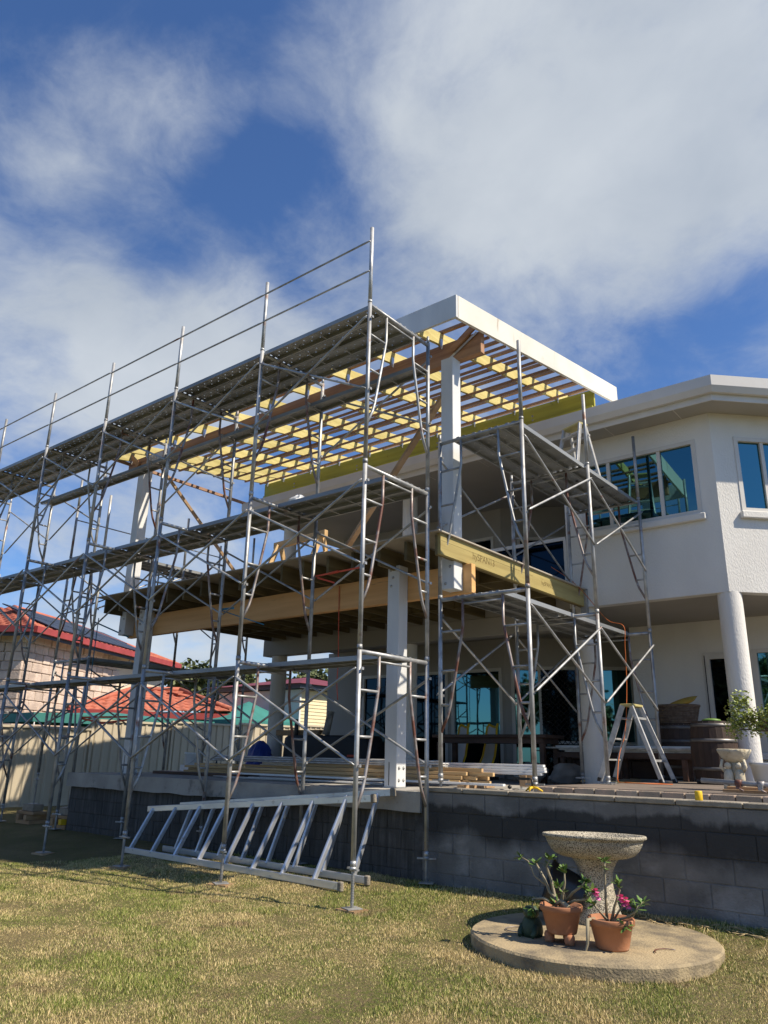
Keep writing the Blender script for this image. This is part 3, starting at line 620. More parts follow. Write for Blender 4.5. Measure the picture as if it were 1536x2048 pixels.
# ================================================================== SCAFFOLDING
FH=2.05; FWD=1.18; BAY=1.882; TR=.0252
def frame_mesh(rusty):
    """welded walk-through frame: origin at the foot of the first post, second post at +y"""
    m=MB(); W=FWD
    for y in(0,W): m.tube([(0,y,0),(0,y,FH)],TR,10); m.tube([(0,y,FH-.002),(0,y,FH+.10)],.0185,8)
    m.tube([(0,0,FH-.03),(0,W,FH-.03)],TR*.95,10)
    for y in(0,W): m.tube([(0,y,.0),(0,y,.05)],TR+.004,10)
    s=MB()
    for sg,y in((1,0),(-1,W)):
        P=[(0,y+sg*.32,FH-.03),(0,y+sg*.32,FH-.37),(0,y+sg*.30,FH-.48),(0,y+sg*.22,FH-.87),(0,y+sg*.135,FH-1.27),(0,y+sg*.10,FH-1.38),(0,y+sg*.01,FH-1.56)]
        s.tube(P,.0168,8)
        for dz,o in((.415,.31),(.87,.22),(1.255,.14)): m.tube([(0,y,FH-dz),(0,y+sg*o,FH-dz)],.0145,7)
        for dz in(.2,1.14): m.tube([(-.02,y,FH-dz),(.055,y,FH-dz)],.006,6); m.box(.045,.055,y-.014,y+.014,FH-dz-.02,FH-dz+.008)
    m.tube([(0,.32,FH-.105),(0,W-.32,FH-.105)],.0125,7)
    a=m.mesh('frame','galv'); b=s.mesh('ladder_stile',rusty); return a,b
FMa=frame_mesh('galv_rusty'); FMb=(FMa[0],frame_mesh('galv')[1])
def plank_mesh(Lp,wd=.228):
    """perforated pressed-steel board, origin at one end, along +x, top at z=0"""
    m=MB(); nx=int(Lp/.075); hs=.0125
    xs_=[0.]; 
    for i in range(1,nx): c=Lp*i/nx; xs_+= [c-hs/2,c+hs/2]
    xs_.append(Lp); cy=[wd*.2,wd*.5,wd*.8]; ys_=[0.]
    for c in cy: ys_+=[c-hs/2,c+hs/2]
    ys_.append(wd); n=len(xs_)
    fs=[]
    for j in range(len(ys_)-1):
        for i in range(n-1):
            if i%2 and j%2 and ((i//2+j//2)%2==0): continue
            fs.append((j*n+i,j*n+i+1,(j+1)*n+i+1,(j+1)*n+i))
    m.add([(x,y,0) for y in ys_ for x in xs_],fs)
    t=.003; d=.052
    for y in(0,wd-t): m.box(0,Lp,y,y+t,-d,-.0005)
    m.box(0,Lp,t,.022,-d,-d+t); m.box(0,Lp,wd-.022,wd-t,-d,-d+t)
    for x in(.0,Lp*.25,Lp*.5,Lp*.75,Lp-.02): m.box(x,x+.02,.004,wd-.004,-d+.004,-d+.009)
    for y in(.05,wd-.09):
        for x0,x1 in((-.03,.01),(Lp-.01,Lp+.03)): m.box(x0,x1,y,y+.04,-.012,-.004)
    return m.mesh('plank','plank')
PLm=plank_mesh(BAY-.03)
BR_=lambda L_,za,zc:MB().tube([(0,0,za),(.05,0,za+(zc-za)*.05/L_),(L_-.05,0,zc-(zc-za)*.05/L_),(L_,0,zc)],[.007,.0148,.0148,.007],7).mesh('cross_brace','galv')
braceU=BR_(BAY,FH-.2,FH-1.14); braceD=BR_(BAY,FH-1.14,FH-.2)
def jack_mesh(h,collar):
    m=MB(); m.tube([(0,0,.006),(0,0,h+.25)],.0155,8)
    for i in range(int(h/.014)): z=.05+i*.014; m.tube([(0,0,z),(0,0,z+.007)],.0178,8,False)
    m.box(-.075,.075,-.075,.075,0,.007)
    m.tube([(0,0,collar-.035),(0,0,collar)],.032,8); m.box(-.10,.10,-.014,.014,collar-.028,collar-.012)
    return m.mesh('base_jack','galv')
# --- long front run ---------------------------------------------------------
FX=[-5.15-BAY*i for i in range(7)]; FY0,FY1=5.95,5.95+FWD
TOPS=[1.055,3.095,5.145]
S1=thing('scaffold','long three level galvanised scaffold along the front of the deck','scaffold',(-10,6.5,-1.3))
for i,x in enumerate(FX):
    for k,zt in enumerate(TOPS):
        fa,fb=FMa if (i*3+k*2)%5 in(0,2,3) else FMb
        f=inst('frame',fa,S1,(x,FY0,zt-FH)); inst('ladder_stile',fb,f,(x,FY0,zt-FH))
    for y in(FY0,FY1):
        zgd=zg(x,y)+.02; collar=TOPS[0]-FH
        inst('base_jack',jack_mesh(collar-zgd,collar-zgd),S1,(x,y,zgd),rz=random.uniform(-.6,.6))
        so_=MB().box(x-.12,x+.12,y-.10,y+.10,zgd-.035,zgd-.003,Matrix.Translation((x,y,0))@Matrix.Rotation(random.uniform(-.5,.5),4,'Z')@Matrix.Translation((-x,-y,0))).build('sole_board','pine_dark',S1) if y==FY0 else None
gpm=MB().tube([(0,0,0),(0,0,1.06)],TR*.97,10).tube([(0,0,.0),(0,0,.03)],TR+.003,10).mesh('guard_post','galv')
for x in FX: inst('guard_post',gpm,S1,(x,FY0,TOPS[2]+.002))
grm=MB().tube([(0,0,0),(.06,0,0),(BAY-.06,0,0),(BAY,0,0)],[.008,.0125,.0125,.008],7).mesh('guard_rail','galv')
for i in range(6):
    for z in(5.57,6.01): inst('guard_rail',grm,S1,(FX[i+1],FY0-.03,z+random.uniform(-.012,.012)))
    for k,zt in enumerate(TOPS):
        z0=zt-FH
        for y,o in((FY0,-.03),(FY1,.03)):
            if y==FY1 and k==2 and i in(1,3): continue
            inst('cross_brace',braceU,S1,(FX[i+1],y+o,z0)); inst('cross_brace',braceD,S1,(FX[i+1],y+o*1.7,z0))
    def planks(ys,z):
        for y in ys: inst('plank',PLm,S1,(FX[i+1]+.015,y,z+random.uniform(-.002,.003)))
    planks((5.985,6.225,6.465,6.705),TOPS[2]+.004)
    planks((6.40,6.635,6.87),TOPS[1]+.004)
    planks((6.40,6.635),TOPS[0]+.004)
    if i<5: planks((6.885,),4.735)
# --- right run, along the side of the deck ----------------------------------
RY=[7.44,7.44+1.83,7.44+3.66]; RXo=-4.0; RT=[1.835,3.865]; RB=1.83
PLr=plank_mesh(RB-.03); bU=BR_(RB,FH-.2,FH-1.14); bD=BR_(RB,FH-1.14,FH-.2)
S2=thing('scaffold','short two level galvanised scaffold beside the bay window','scaffold',(-4.6,9.3,ZS))
for i,y in enumerate(RY):
    for k,zt in enumerate(RT):
        fa,fb=FMa if (i+k)%3!=1 else FMb
        f=inst('frame',fa,S2,(RXo,y,zt-FH),rz=R(90)); s_=inst('ladder_stile',fb,f,(RXo,y,zt-FH)); s_.location=(0,0,0)
    for x in(RXo,RXo-FWD):
        zb0=ZP if (x>-4.1 and y>8) else ZS; c=RT[0]-FH-zb0; inst('base_jack',jack_mesh(c,c),S2,(x,y,zb0-.004+ (0 if zb0==ZP else 0)),rz=random.uniform(-.6,.6))
    inst('guard_post',gpm,S2,(RXo,y,RT[1]+.002))
    for z in(RT[1]+.42,):
        MB().tube([(RXo-.02,y,z),(RXo-.07,y,z)],.006,6).build('rail_pin','galv_rusty',S2)
for i in range(2):
    for k,zt in enumerate(RT):
        for x,o in((RXo,.03),(RXo-FWD,-.03)):
            a=inst('cross_brace',bU,S2,(x+o,RY[i],zt-FH),rz=R(90)); b=inst('cross_brace',bD,S2,(x+o*1.7,RY[i],zt-FH),rz=R(90))
    for x in(-4.035,-4.27,-4.505,-4.74): inst('plank',PLr,S2,(x,RY[i]+.015,RT[1]+.004),rz=R(90))
    for x in(-4.31,-4.545,-4.78): inst('plank',PLr,S2,(x,RY[i]+.015,RT[0]+.004),rz=R(90))
# --- left run beyond the slab ------------------------------------------------
LXo=-12.86; LY=[7.42,9.25,11.08]; LT=[1.60,3.62]
S3=thing('scaffold','shaded galvanised scaffold at the far left end of the deck','scaffold',(-13.5,9.3,-1.2))
for i,y in enumerate(LY):
    for k,zt in enumerate(LT):
        fa,fb=FMa if (i+k)%2 else FMb
        f=inst('frame',fa,S3,(LXo,y,zt-FH),rz=R(90)); s_=inst('ladder_stile',fb,f,(LXo,y,zt-FH)); s_.location=(0,0,0)
    for x in(LXo,LXo-FWD):
        inst('guard_post',gpm,S3,(x,y,LT[1]+.002)); c=LT[0]-FH+.93; inst('base_jack',jack_mesh(c,c*.9),S3,(x,y,-.93))
    g2=MB().tube([(LXo-FWD,y,4.62),(LXo-FWD,y,5.25)],TR*.95,8).build('guard_post','galv',S3) if i<2 else None
for i in range(2):
    for k,zt in enumerate(LT):
        for x,o in((LXo,.03),(LXo-FWD,-.03)):
            inst('cross_brace',bU,S3,(x+o,LY[i],zt-FH),rz=R(90)); inst('cross_brace',bD,S3,(x+o*1.7,LY[i],zt-FH),rz=R(90))
        for x in(LXo-.035,LXo-.27,LXo-.505): inst('plank',PLr,S3,(x,LY[i]+.015,zt+.004),rz=R(90))
    MB().tube([(LXo-FWD,LY[i],4.40),(LXo-FWD,LY[i+1],4.40)],.0125,7).build('guard_rail','galv',S3)
# packing stacks under the left run: a block on timber offcuts
for n_,(x,y) in enumerate([(LXo-FWD,7.42),(LXo,7.42)]):
    t=thing('packing_stack',('white block on crossed timber offcuts under the leftmost scaffold leg','block and yellow offcut stack beside the slab corner')[n_],'packing',(x,y,-1.28))
    MB().box(x-.19,x+.19,y-.10,y+.10,-1.045,-.935,ch=.006).build('block','cap',t)
    MB().box(x-.30,x+.30,y-.14,y+.14,-1.10,-1.05,ch=.004).build('timber_offcut','pine_dark',t)
    MB().box(x-.18,x-.09,y-.2,y+.2,-1.19,-1.102,ch=.004).build('timber_offcut','pine_dark',t); MB().box(x+.09,x+.18,y-.2,y+.2,-1.19,-1.102,ch=.004).build('timber_offcut','yellow' if n_ else 'pine_dark',t)
    MB().box(x-.24,x+.24,y-.16,y+.16,-1.30,-1.192,ch=.004).build('timber_offcut','pine_dark',t)

# ================================================================== TRESTLE LADDERS ON THE GRASS
def trestle(label,xl,xr,yb,yt,zl,zr,dx,nr,ph):
    """tapered ladder lying on its side: bottom stile on the grass, top stile leaning towards the wall"""
    t=thing('trestle_ladder',label,'ladder',((xl+xr)/2,yb,-1.33),'tapered ladders lying on the grass by the slab')
    bz=lambda x:zg(x,yb)+.045
    bl_=Vector((xl,yb+.03,bz(xl)));br_=Vector((xr,yb-.08,bz(xr)+.0)); tl=Vector((xl+dx,yt-.06,zl)); tr=Vector((xr+.05,yt,zr))
    for a,b in((bl_,br_),(tl,tr)):
        MB().beam(a,b,.032,.075,ch=.006).build('stile','alu',t)
        d=(b-a).normalized(); MB().beam(b-d*.01,b+d*.05,.052,.095,ch=.01).build('end_cap','cap',t)
    for i in range(nr):
        f=(i+ph)/nr; p=bl_.lerp(br_,f); q=tl.lerp(tr,f); MB().beam(p,q,.038,.056,ch=.009).build('rung','alu',t)
trestle('front tapered aluminium ladder lying on its side on the grass',-9.75,-5.74,6.50,6.86,-.76,-.44,.05,8,.25)
trestle('rear tapered aluminium ladder leaning on the slab edge behind another ladder',-9.35,-5.66,6.83,7.10,-.70,-.38,.05,8,.6)

# ================================================================== BIRD BATH, POTS
ZD=-1.27
def disc():
    n=72; m=MB(); rr=[BR*(1+.012*mnoise.noise((3*math.cos(2*math.pi*k/n),3*math.sin(2*math.pi*k/n),2))) for k in range(n)]; V=[]
    for f,z in((1.0,-1.46),(1.0,ZD-.018),(.985,ZD-.003),(.6,ZD),(.02,ZD+.003)):
        V+=[(BX+rr[k]*f*math.cos(2*math.pi*k/n),BY+rr[k]*f*math.sin(2*math.pi*k/n),z) for k in range(n)]
    F=[(i*n+k,i*n+(k+1)%n,(i+1)*n+(k+1)%n,(i+1)*n+k) for i in range(4) for k in range(n)]+[tuple(4*n+k for k in range(n))]
    m.add(V,F); o=m.build('concrete_disc','disc',None,(BX,BY,ZD)); tag(o,'round weathered concrete base set in the lawn under the bird bath','slab'); return o
disc()
bx,by=-3.01,6.60
bb=thing('bird_bath','speckled stone bird bath with wide bowl on flared pedestal','bird bath',(bx,by,ZD))
MB().lathe([(.20,0),(.205,.02),(.195,.05),(.18,.09),(.16,.16),(.142,.24),(.134,.30),(.136,.36),(.148,.41),(.17,.455),(.19,.48),(.19,.495)],(bx,by,ZD+.002),40).build('pedestal','bathstone',bb)
MB().lathe([(.17,.49),(.21,.49),(.27,.498),(.325,.518),(.362,.552),(.386,.594),(.398,.618),(.398,.630),(.406,.634),(.409,.642),(.424,.647),(.431,.655),(.431,.668),(.424,.675),(.404,.675),(.392,.664),(.35,.625),(.26,.585),(.1,.57),(.005,.568)],(0,0,0),56,Matrix.Translation((bx,by,ZD+.57))@Matrix.Rotation(R(-2.2),4,Vector((.91,.41,0)))@Matrix.Translation((0,0,-.568))).build('bowl','bathstone',bb)
def pot(label,x,y,z,r,h,feet):
    t=thing('flower_pot',label,'flower pot',(x,y,z),'terracotta pots in front of the bird bath')
    MB().lathe([(.005,.02),(r*.70,.0),(r*.73,.012),(r*.93,h*.76),(r*.96,h*.77),(r*1.03,h*.80),(r*1.05,h*.97),(r*1.03,h),(r*.95,h),(r*.93,h*.86),(r*.6,h*.80),(.004,h*.80)],(x,y,z),36).build('pot_body','terra',t)
    MB().lathe([(r*.92,h*.83),(r*.6,h*.85),(.01,h*.86)],(x,y,z),20).build('soil','soil',t)
    if feet:
        for a in(200,330,90): MB().lathe([(.0,-.065),(.032,-.065),(.038,-.045),(.038,-.012),(.03,.004),(0,.004)],(x+r*.62*math.cos(R(a)),y+r*.62*math.sin(R(a)),z),12).build('pot_foot','terra',t)
    return t
pot('terracotta pot raised on clay feet left of the pair',-2.90,5.72,ZD+.066,.150,.188,True)
pot('terracotta pot standing flat right of the pair',-2.55,5.80,ZD+.002,.158,.198,False)
def leafquad(m,c,d,l,wd,tw=0):
    d=Vector(d).normalized(); a=Vector((0,0,1)) if abs(d.z)<.9 else Vector((1,0,0)); s=d.cross(a).normalized(); n=s.cross(d); s=(s*math.cos(tw)+n*math.sin(tw)); n=s.cross(d)
    c=Vector(c); m.add([c,c+d*l*.45+s*wd-n*l*.05,c+d*l*.8+s*wd*.8-n*l*.10,c+d*l-n*l*.14,c+d*l*.8-s*wd*.8-n*l*.10,c+d*l*.45-s*wd-n*l*.05],[(0,1,2,3),(0,3,4,5)],True)
def adenium(label,x,y,z,stems,flowers,seed):
    rnd=random.Random(seed); t=thing('desert_rose',label,'plant',(x,y,z),'desert roses in terracotta pots')
    tr=MB(); lf=MB(); fl=MB()
    for P,r in stems:
        Q=[Vector(p)+Vector((x,y,z)) for p in P]; n=len(Q); tr.tube(Q,[.8*r*(1-.62*i/(n-1)) for i in range(n)],7)
        e=Q[-1]; d=(Q[-1]-Q[-2]).normalized()
        for k in range(rnd.randint(11,16)):
            v=(d*.5+Vector((rnd.uniform(-1,1),rnd.uniform(-1,1),rnd.uniform(-.4,.8)))).normalized(); leafquad(lf,e-d*rnd.uniform(0,.03),v,rnd.uniform(.045,.075),rnd.uniform(.010,.015),rnd.uniform(-.5,.5))
        if rnd.random()<.8:
            q=Q[-2].lerp(Q[-1],.3)
            for k in range(6): leafquad(lf,q,(rnd.uniform(-1,1),rnd.uniform(-1,1),rnd.uniform(-.2,.8)),rnd.uniform(.03,.05),.009)
    for p in flowers:
        p=Vector(p)+Vector((x,y,z))
        for k in range(5):
            a=R(72*k); leafquad(fl,p,(math.cos(a)*.8,-.5,math.sin(a)*.8),.036,.017)
            leafquad(fl,p+Vector((.025,-.02,-.03)),(math.cos(a+.4)*.8,-.5,math.sin(a+.4)*.8),.03,.015)
    tr.build('stem','stem',t); lf.build('foliage','leaf',t)
    if flowers: fl.build('flower','flower',t)
z1_=ZD+.066+.188*.84
adenium('leafless branching desert rose in the raised pot',-2.90,5.72,z1_,[
 ([(.06,-.03,0),(-.02,0,.05),(-.10,.02,.10),(-.14,.02,.19),(-.20,0,.30)],.022),([(0,0,.02),(-.06,.02,.08),(-.08,.02,.18),(-.11,.01,.27),(-.07,.0,.345)],.02),
 ([(0,0,.02),(.01,.02,.10),(.04,.0,.18),(.04,0,.27)],.018),([(.02,0,.03),(.10,0,.12),(.18,-.02,.17),(.22,-.02,.21)],.016),([(.02,0,.02),(.12,-.02,.07),(.22,-.03,.09),(.28,-.04,.15)],.014),
 ([(-.02,-.02,.02),(-.12,-.04,.06),(-.20,-.06,.05),(-.19,-.09,-.03)],.017),([(-.12,.02,.14),(-.21,0,.20),(-.26,0,.30),(-.33,-.01,.33)],.010),([(.03,0,.03),(.06,-.04,.10),(.02,-.08,.16)],.012),([(.09,-.06,.02),(.03,-.05,.06),(-.03,-.03,.03)],.03)],[(.30,-.04,.155)],4)
z2_=ZD+.198*.84
adenium('tall stemmed desert rose with pink flowers in the right hand pot',-2.55,5.80,z2_,[
 ([(-.03,0,0),(-.03,0,.16),(-.025,0,.33),(-.02,0,.42)],.015),([(0,0,0),(.03,0,.10),(.08,0,.22),(.07,.0,.27)],.015),([(.02,0,.02),(.08,-.01,.10),(.14,0,.15)],.011),([(-.04,0,.02),(-.12,0,.10),(-.18,0,.20)],.011),
 ([(.02,-.02,.02),(.12,-.03,.05),(.20,-.03,.10),(.26,-.03,.17)],.011),([(-.02,-.02,.02),(-.05,-.06,.07),(-.11,-.07,.12)],.010),([(.01,-.01,0),(.08,-.05,.03),(.14,-.08,.0)],.018),([(.03,.02,.02),(.16,.02,.06),(.2,.02,.13)],.01),([(-.09,-.09,.02),(-.10,-.175,.03),(-.10,-.19,-.12),(-.12,-.2,-.19),(-.2,-.22,-.192)],.022)],[(.13,-.02,.165),(.10,-.03,.18)],9)
# dark tilted pot behind, green ornament
t=thing('plastic_pot','black plastic pot tipped over against the bird bath pedestal','pot',(-3.22,6.5,ZD))
MB().lathe([(.0,0),(.16,0),(.165,.02),(.20,.28),(.215,.285),(.215,.31),(.19,.31),(.15,.03),(0,.03)],(0,0,0),28,Matrix.Translation((-3.16,6.52,ZD+.18))@Matrix.Rotation(R(-68),4,'Y')@Matrix.Rotation(R(25),4,'X')@Matrix.Translation((0,0,-.05))).build('pot_body','blackplastic',t)
gx,gy=-3.17,5.76
t=thing('garden_ornament','small dark green glazed animal ornament left of the pots','ornament',(gx,gy,ZD))
bd=MB(); bd.lathe([(.0,0),(.075,0),(.085,.03),(.08,.08),(.058,.125),(.045,.14),(.0,.15)],(gx,gy,ZD),18)
for s in(-1,1): bd.tube([(gx+s*.05,gy-.04,ZD+.075),(gx+s*.06,gy-.075,ZD+.03),(gx+s*.05,gy-.10,ZD+.012)],[.026,.022,.016],8)
bd.build('body','greenorn',t)
MB().lathe([(.0,-.05),(.038,-.042),(.060,-.012),(.058,.018),(.040,.042),(.0,.05)],(gx+.008,gy-.02,ZD+.165),16).build('head','greenorn',t)
for i,(x,y,r_) in enumerate([(-2.2,5.95,.10),(-3.35,5.85,.09)]):
    a0=random.uniform(0,3); tag(MB().tube([(x+r_*math.cos(a0+k*.22),y+r_*math.sin(a0+k*.22),ZD+.008) for k in range(22 if i else 12)],.004,5).build('wire_loop','galv_rusty',None,(x,y,ZD)),('short curved wire lying at the right of the round base','wire ring lying at the left of the round base')[i],'wire')
tw=MB()
for k in range(70):
    a=random.uniform(0,6.28); q=random.uniform(0,.35); x=-2.55+random.uniform(-.5,1.4)*.6; y=7.02+random.uniform(-.12,.14); tw.tube([(x,y,zg(x,y)+.012),(x+.08*math.cos(a),y+.05*math.sin(a),zg(x,y)+.02)],.0035,4)
tag(tw.build('dry_litter','straw',None,(-2.3,7.0,-1.26)),'dry twigs and clippings along the foot of the block wall','litter',kind='stuff')

# ================================================================== THINGS ON THE PATIO
def stepladder(name,label,x,y,z,h,spread,wd,M0=None,cat='step ladder'):
    """A-frame: front flight towards -x, rear legs towards +x, width along y"""
    t=thing('step_ladder',label,cat,(x,y,z))
    Q=(lambda p:Vector(p)+Vector((x,y,z))) if M0 is None else (lambda p:M0@Vector(p)+Vector((x,y,z)))
    top=h
    for sy in(-1,1):
        MB().beam(Q((-spread/2,sy*wd/2*1.12,0)),Q((-.06,sy*wd/2*.8,top)),.03,.075,ch=.004).build('front_rail','alu_dull',t)
        MB().beam(Q((spread/2,sy*wd/2*1.05,0)),Q((.06,sy*wd/2*.75,top)),.028,.06,ch=.004).build('rear_rail','alu_dull',t)
        for sx in(-1,1): MB().beam(Q((sx*spread/2,sy*wd/2*1.1,-.002)),Q((sx*(spread/2-.012),sy*wd/2*1.1,.045)),.042,.085).build('foot','blackplastic',t)
    n=max(3,int(h/.29))
    for i in range(1,n+1):
        f=i/(n+.6); xx=-spread/2+(spread/2-.06)*f; MB().box(-.04,.04,-wd/2*(1.1-.3*f),wd/2*(1.1-.3*f),-.012,.012,Matrix.Translation(Q((xx,0,top*f)))@(M0.to_4x4() if M0 else Matrix.Identity(4)),ch=.004).build('tread','alu_dull',t)
        if i%2: 
            xx=spread/2-(spread/2-.06)*f; MB().beam(Q((xx,-wd/2*.95,top*f)),Q((xx,wd/2*.95,top*f)),.02,.03).build('rear_bar','alu_dull',t)
    MB().box(-.09,.09,-wd/2*.85,wd/2*.85,0,.035,Matrix.Translation(Q((0,0,top-.01)))@(M0.to_4x4() if M0 else Matrix.Identity(4)),ch=.006).build('top_cap','ladder_top',t)
    return t
stepladder('a','aluminium step ladder with yellow top standing open on the patio',-4.22,10.75,ZP,1.0,.86,.46)
stepladder('b','aluminium step ladder standing on the upper boards of the right scaffold',-4.52,10.1,RT[1]+.006,.98,.55,.42,Matrix.Rotation(R(70),3,'Z'))
# timber and metal lengths on the slab
pl=MB().box(-3.1,0,-.022,.022,-.022,.022,ch=.003).mesh('pine_length','pine'); pl2=MB().box(-4.2,0,-.045,.045,-.018,.018,ch=.003).mesh('pine_length','pine')
for i,(x,y,z,me_) in enumerate([(-5.62,8.50,-.285,pl),(-5.50,8.56,-.285,pl),(-5.25,8.62,-.285,pl),(-5.60,8.52,-.235,pl),(-5.42,8.58,-.235,pl),(-5.30,8.66,-.235,pl),(-5.55,8.55,-.185,pl),(-5.20,8.62,-.185,pl),(-5.35,8.60,-.138,pl),(-7.2,8.62,-.30,pl2),(-7.0,8.72,-.30,pl2),(-7.1,8.66,-.262,pl2),(-6.9,8.74,-.262,pl2),(-7.15,8.68,-.222,pl2),(-7.05,8.75,-.182,pl2)]):
    o=inst('pine_length',me_,None,(x,y,z),rz=random.uniform(-.012,.012)); tag(o,'pale pine length stacked with others on the slab behind the white post','timber','pine lengths stacked on the slab')
for x in(-5.6,-6.8,-8.4,-10.2):
    o=MB().box(x,x+.09,8.4,9.15,ZS+.002,ZS+.045,ch=.003).build('bearer','pine_dark',None,(x,8.7,ZS)); tag(o,'short timber bearer lying under the stacked lengths on the slab','timber','bearers under the stacked lengths')
al=MB().box(-5.0,0,-.03,.03,-.014,.014,ch=.003).mesh('metal_length','whitealu'); rod=MB().tube([(-4.6,0,0),(0,0,0)],.014,7).mesh('conduit','alu_dull')
for i,(x,y,z) in enumerate([(-4.62,8.78,-.165),(-4.66,8.85,-.165),(-4.58,8.80,-.133),(-4.64,8.86,-.133),(-4.60,8.83,-.101),(-4.62,8.84,-.069),(-4.95,8.44,-.297)]):
    o=inst('metal_length',al,None,(x,y,z),rz=random.uniform(-.006,.006)); tag(o,'white metal section stacked with others beside the pine lengths','metal section','white metal sections on the slab')
for i in range(9):
    o=inst('conduit',rod,None,(-6.0+random.uniform(-.2,.1),8.60+.03*(i%4),-.105+.03*(i//4)),rz=random.uniform(-.01,.01)); tag(o,'thin grey conduit length lying on top of the timber stack','conduit','conduits on the timber stack')
# lower packing stack so the white metal lengths are carried
for x in(-4.9,-7.2,-9.2):
    o=MB().box(x,x+.09,8.72,8.92,ZS+.047,-.181,ch=.003).build('packer','pine_dark',None,(x,8.8,ZS)); tag(o,'timber packer holding up the white metal sections','timber','packers under the white metal sections')
for i,(a,b) in enumerate([((-9.6,8.05),(-6.6,8.2)),((-9.4,8.15),(-6.4,8.3)),((-9.9,8.1),(-6.75,8.1)),((-9.2,8.2),(-6.3,8.22))]):
    o=MB().beam((*a,ZS+.012+.006*i),(*b,ZS+.012+.006*i),.09,.005).build('cladding_strip','whitealu',None,(*a,ZS)); tag(o,'thin white cladding strip lying loose on the slab','strip','loose white strips on the slab')
# dark table, lounge shells, trestle bench
t=thing('patio_table','dark hardwood patio table in the shade near the glass doors','table',(-7.2,11.95,ZS))
MB().box(-8.3,-6.05,11.65,12.35,.345,.40,ch=.008).build('table_top','darkwood',t)
MB().box(-8.22,-6.13,11.72,12.28,.26,.345).build('apron','darkwood',t)
for x in(-8.24,-6.2):
    for y in(11.72,12.2): MB().box(x,x+.08,y,y+.08,ZS,.27).build('leg','darkwood',t)
def shell(label,x,y,rz):
    t=thing('lounge_shell',label,'chair',(x,y,ZS),'white shell chairs with yellow rims behind the table')
    prof=[(.62,.10),(.45,.06),(.25,.08),(.10,.18),(.02,.36),(-.03,.60),(-.06,.88),(-.09,.93)]; Mz=Matrix.Translation((x,y,ZS))@Matrix.Rotation(rz,4,'Z')
    V=[];F=[]
    for i,(a,b) in enumerate(prof):
        wv_=.26-.10*(i/7)**2
        for k in range(7): q=-1+k/3; V.append(Mz@Vector((a+.05*q*q,q*wv_,b+.05*q*q)))
    for i in range(7):
        for k in range(6): F.append((i*7+k,i*7+k+1,(i+1)*7+k+1,(i+1)*7+k))
    MB().add(V,F,True).build('shell','white',t)
    edge=[V[i*7] for i in range(8)]+[V[7*7+k] for k in range(7)]+[V[i*7+6] for i in range(7,-1,-1)]
    MB().tube(edge,.022,7).build('rim','yellow',t); MB().box(-.02,.6,-.2,.2,0,.05,Mz).build('base','blackplastic',t)
shell('white moulded shell chair with yellow rim, left of the two behind the table',-8.35,12.75,R(-120)); shell('white moulded shell chair with yellow rim, right of the two behind the table',-7.75,12.8,R(-120))
t=thing('trestle_bench','low dark trestle bench carrying long grey boards beside the column','bench',(-4.9,12.1,ZS))
for i,(z,y) in enumerate([(.20,12.0),(.20,12.2),(.225,12.1),(.175,12.05),(.15,12.1)]): MB().box(-6.2+.08*i,-3.72-.03*i,y-.12,y+.12,z-.011,z+.011).build('board','alu_dull' if i!=2 else 'whitealu',t)
MB().box(-6.05,-3.8,11.95,12.25,.05,.135).build('rail','darkwood',t)
for x in(-5.95,-5.0,-4.0):
    for y in(11.95,12.2): MB().box(x,x+.07,y,y+.06,ZP,.06).build('leg','darkwood',t)
t=thing('dark_filler_bench','low dark bench shape added to darken the space behind the trestle boards','bench',(-5.0,12.9,ZP))  # invented furniture, added so the space behind the boards stays dark
MB().box(-6.1,-4.65,12.7,13.3,ZP,.02,ch=.01).build('filler_box','darkwood',t); MB().box(-6.15,-4.6,12.66,13.34,.022,.055,ch=.008).build('lid','darkwood',t)
for x in(-6.1,-5.6,-5.12,-4.7): MB().box(x,x+.06,12.682,12.699,ZP+.02,.0).build('batten','darkwood',t)
for i,(x,y,l) in enumerate([(-5.72,11.7,'pale stuffed sack slumped under the trestle bench beside the round column'),(-6.35,11.75,'grey stuffed sack slumped behind the stacked metal sections')]):
    rr=MB(); n=18; V=[]
    for j in range(7):
        f=j/6; r_=.27*math.sin(math.pi*min(1,.18+.75*f))**.6
        for k in range(n):
            a=2*math.pi*k/n; q=1+.45*mnoise.noise((math.cos(a)*1.6+i*5,math.sin(a)*1.6,f*2.6)); V.append((x+r_*q*math.cos(a),y+r_*.7*q*math.sin(a),ZS+.30*f+.02))
    rr.add(V,[(j*n+k,j*n+(k+1)%n,(j+1)*n+(k+1)%n,(j+1)*n+k) for j in range(6) for k in range(n)]+[tuple(6*n+k for k in range(n))],True)
    tag(rr.build('sack','sack',None,(x,y,ZS)),l,'sack')
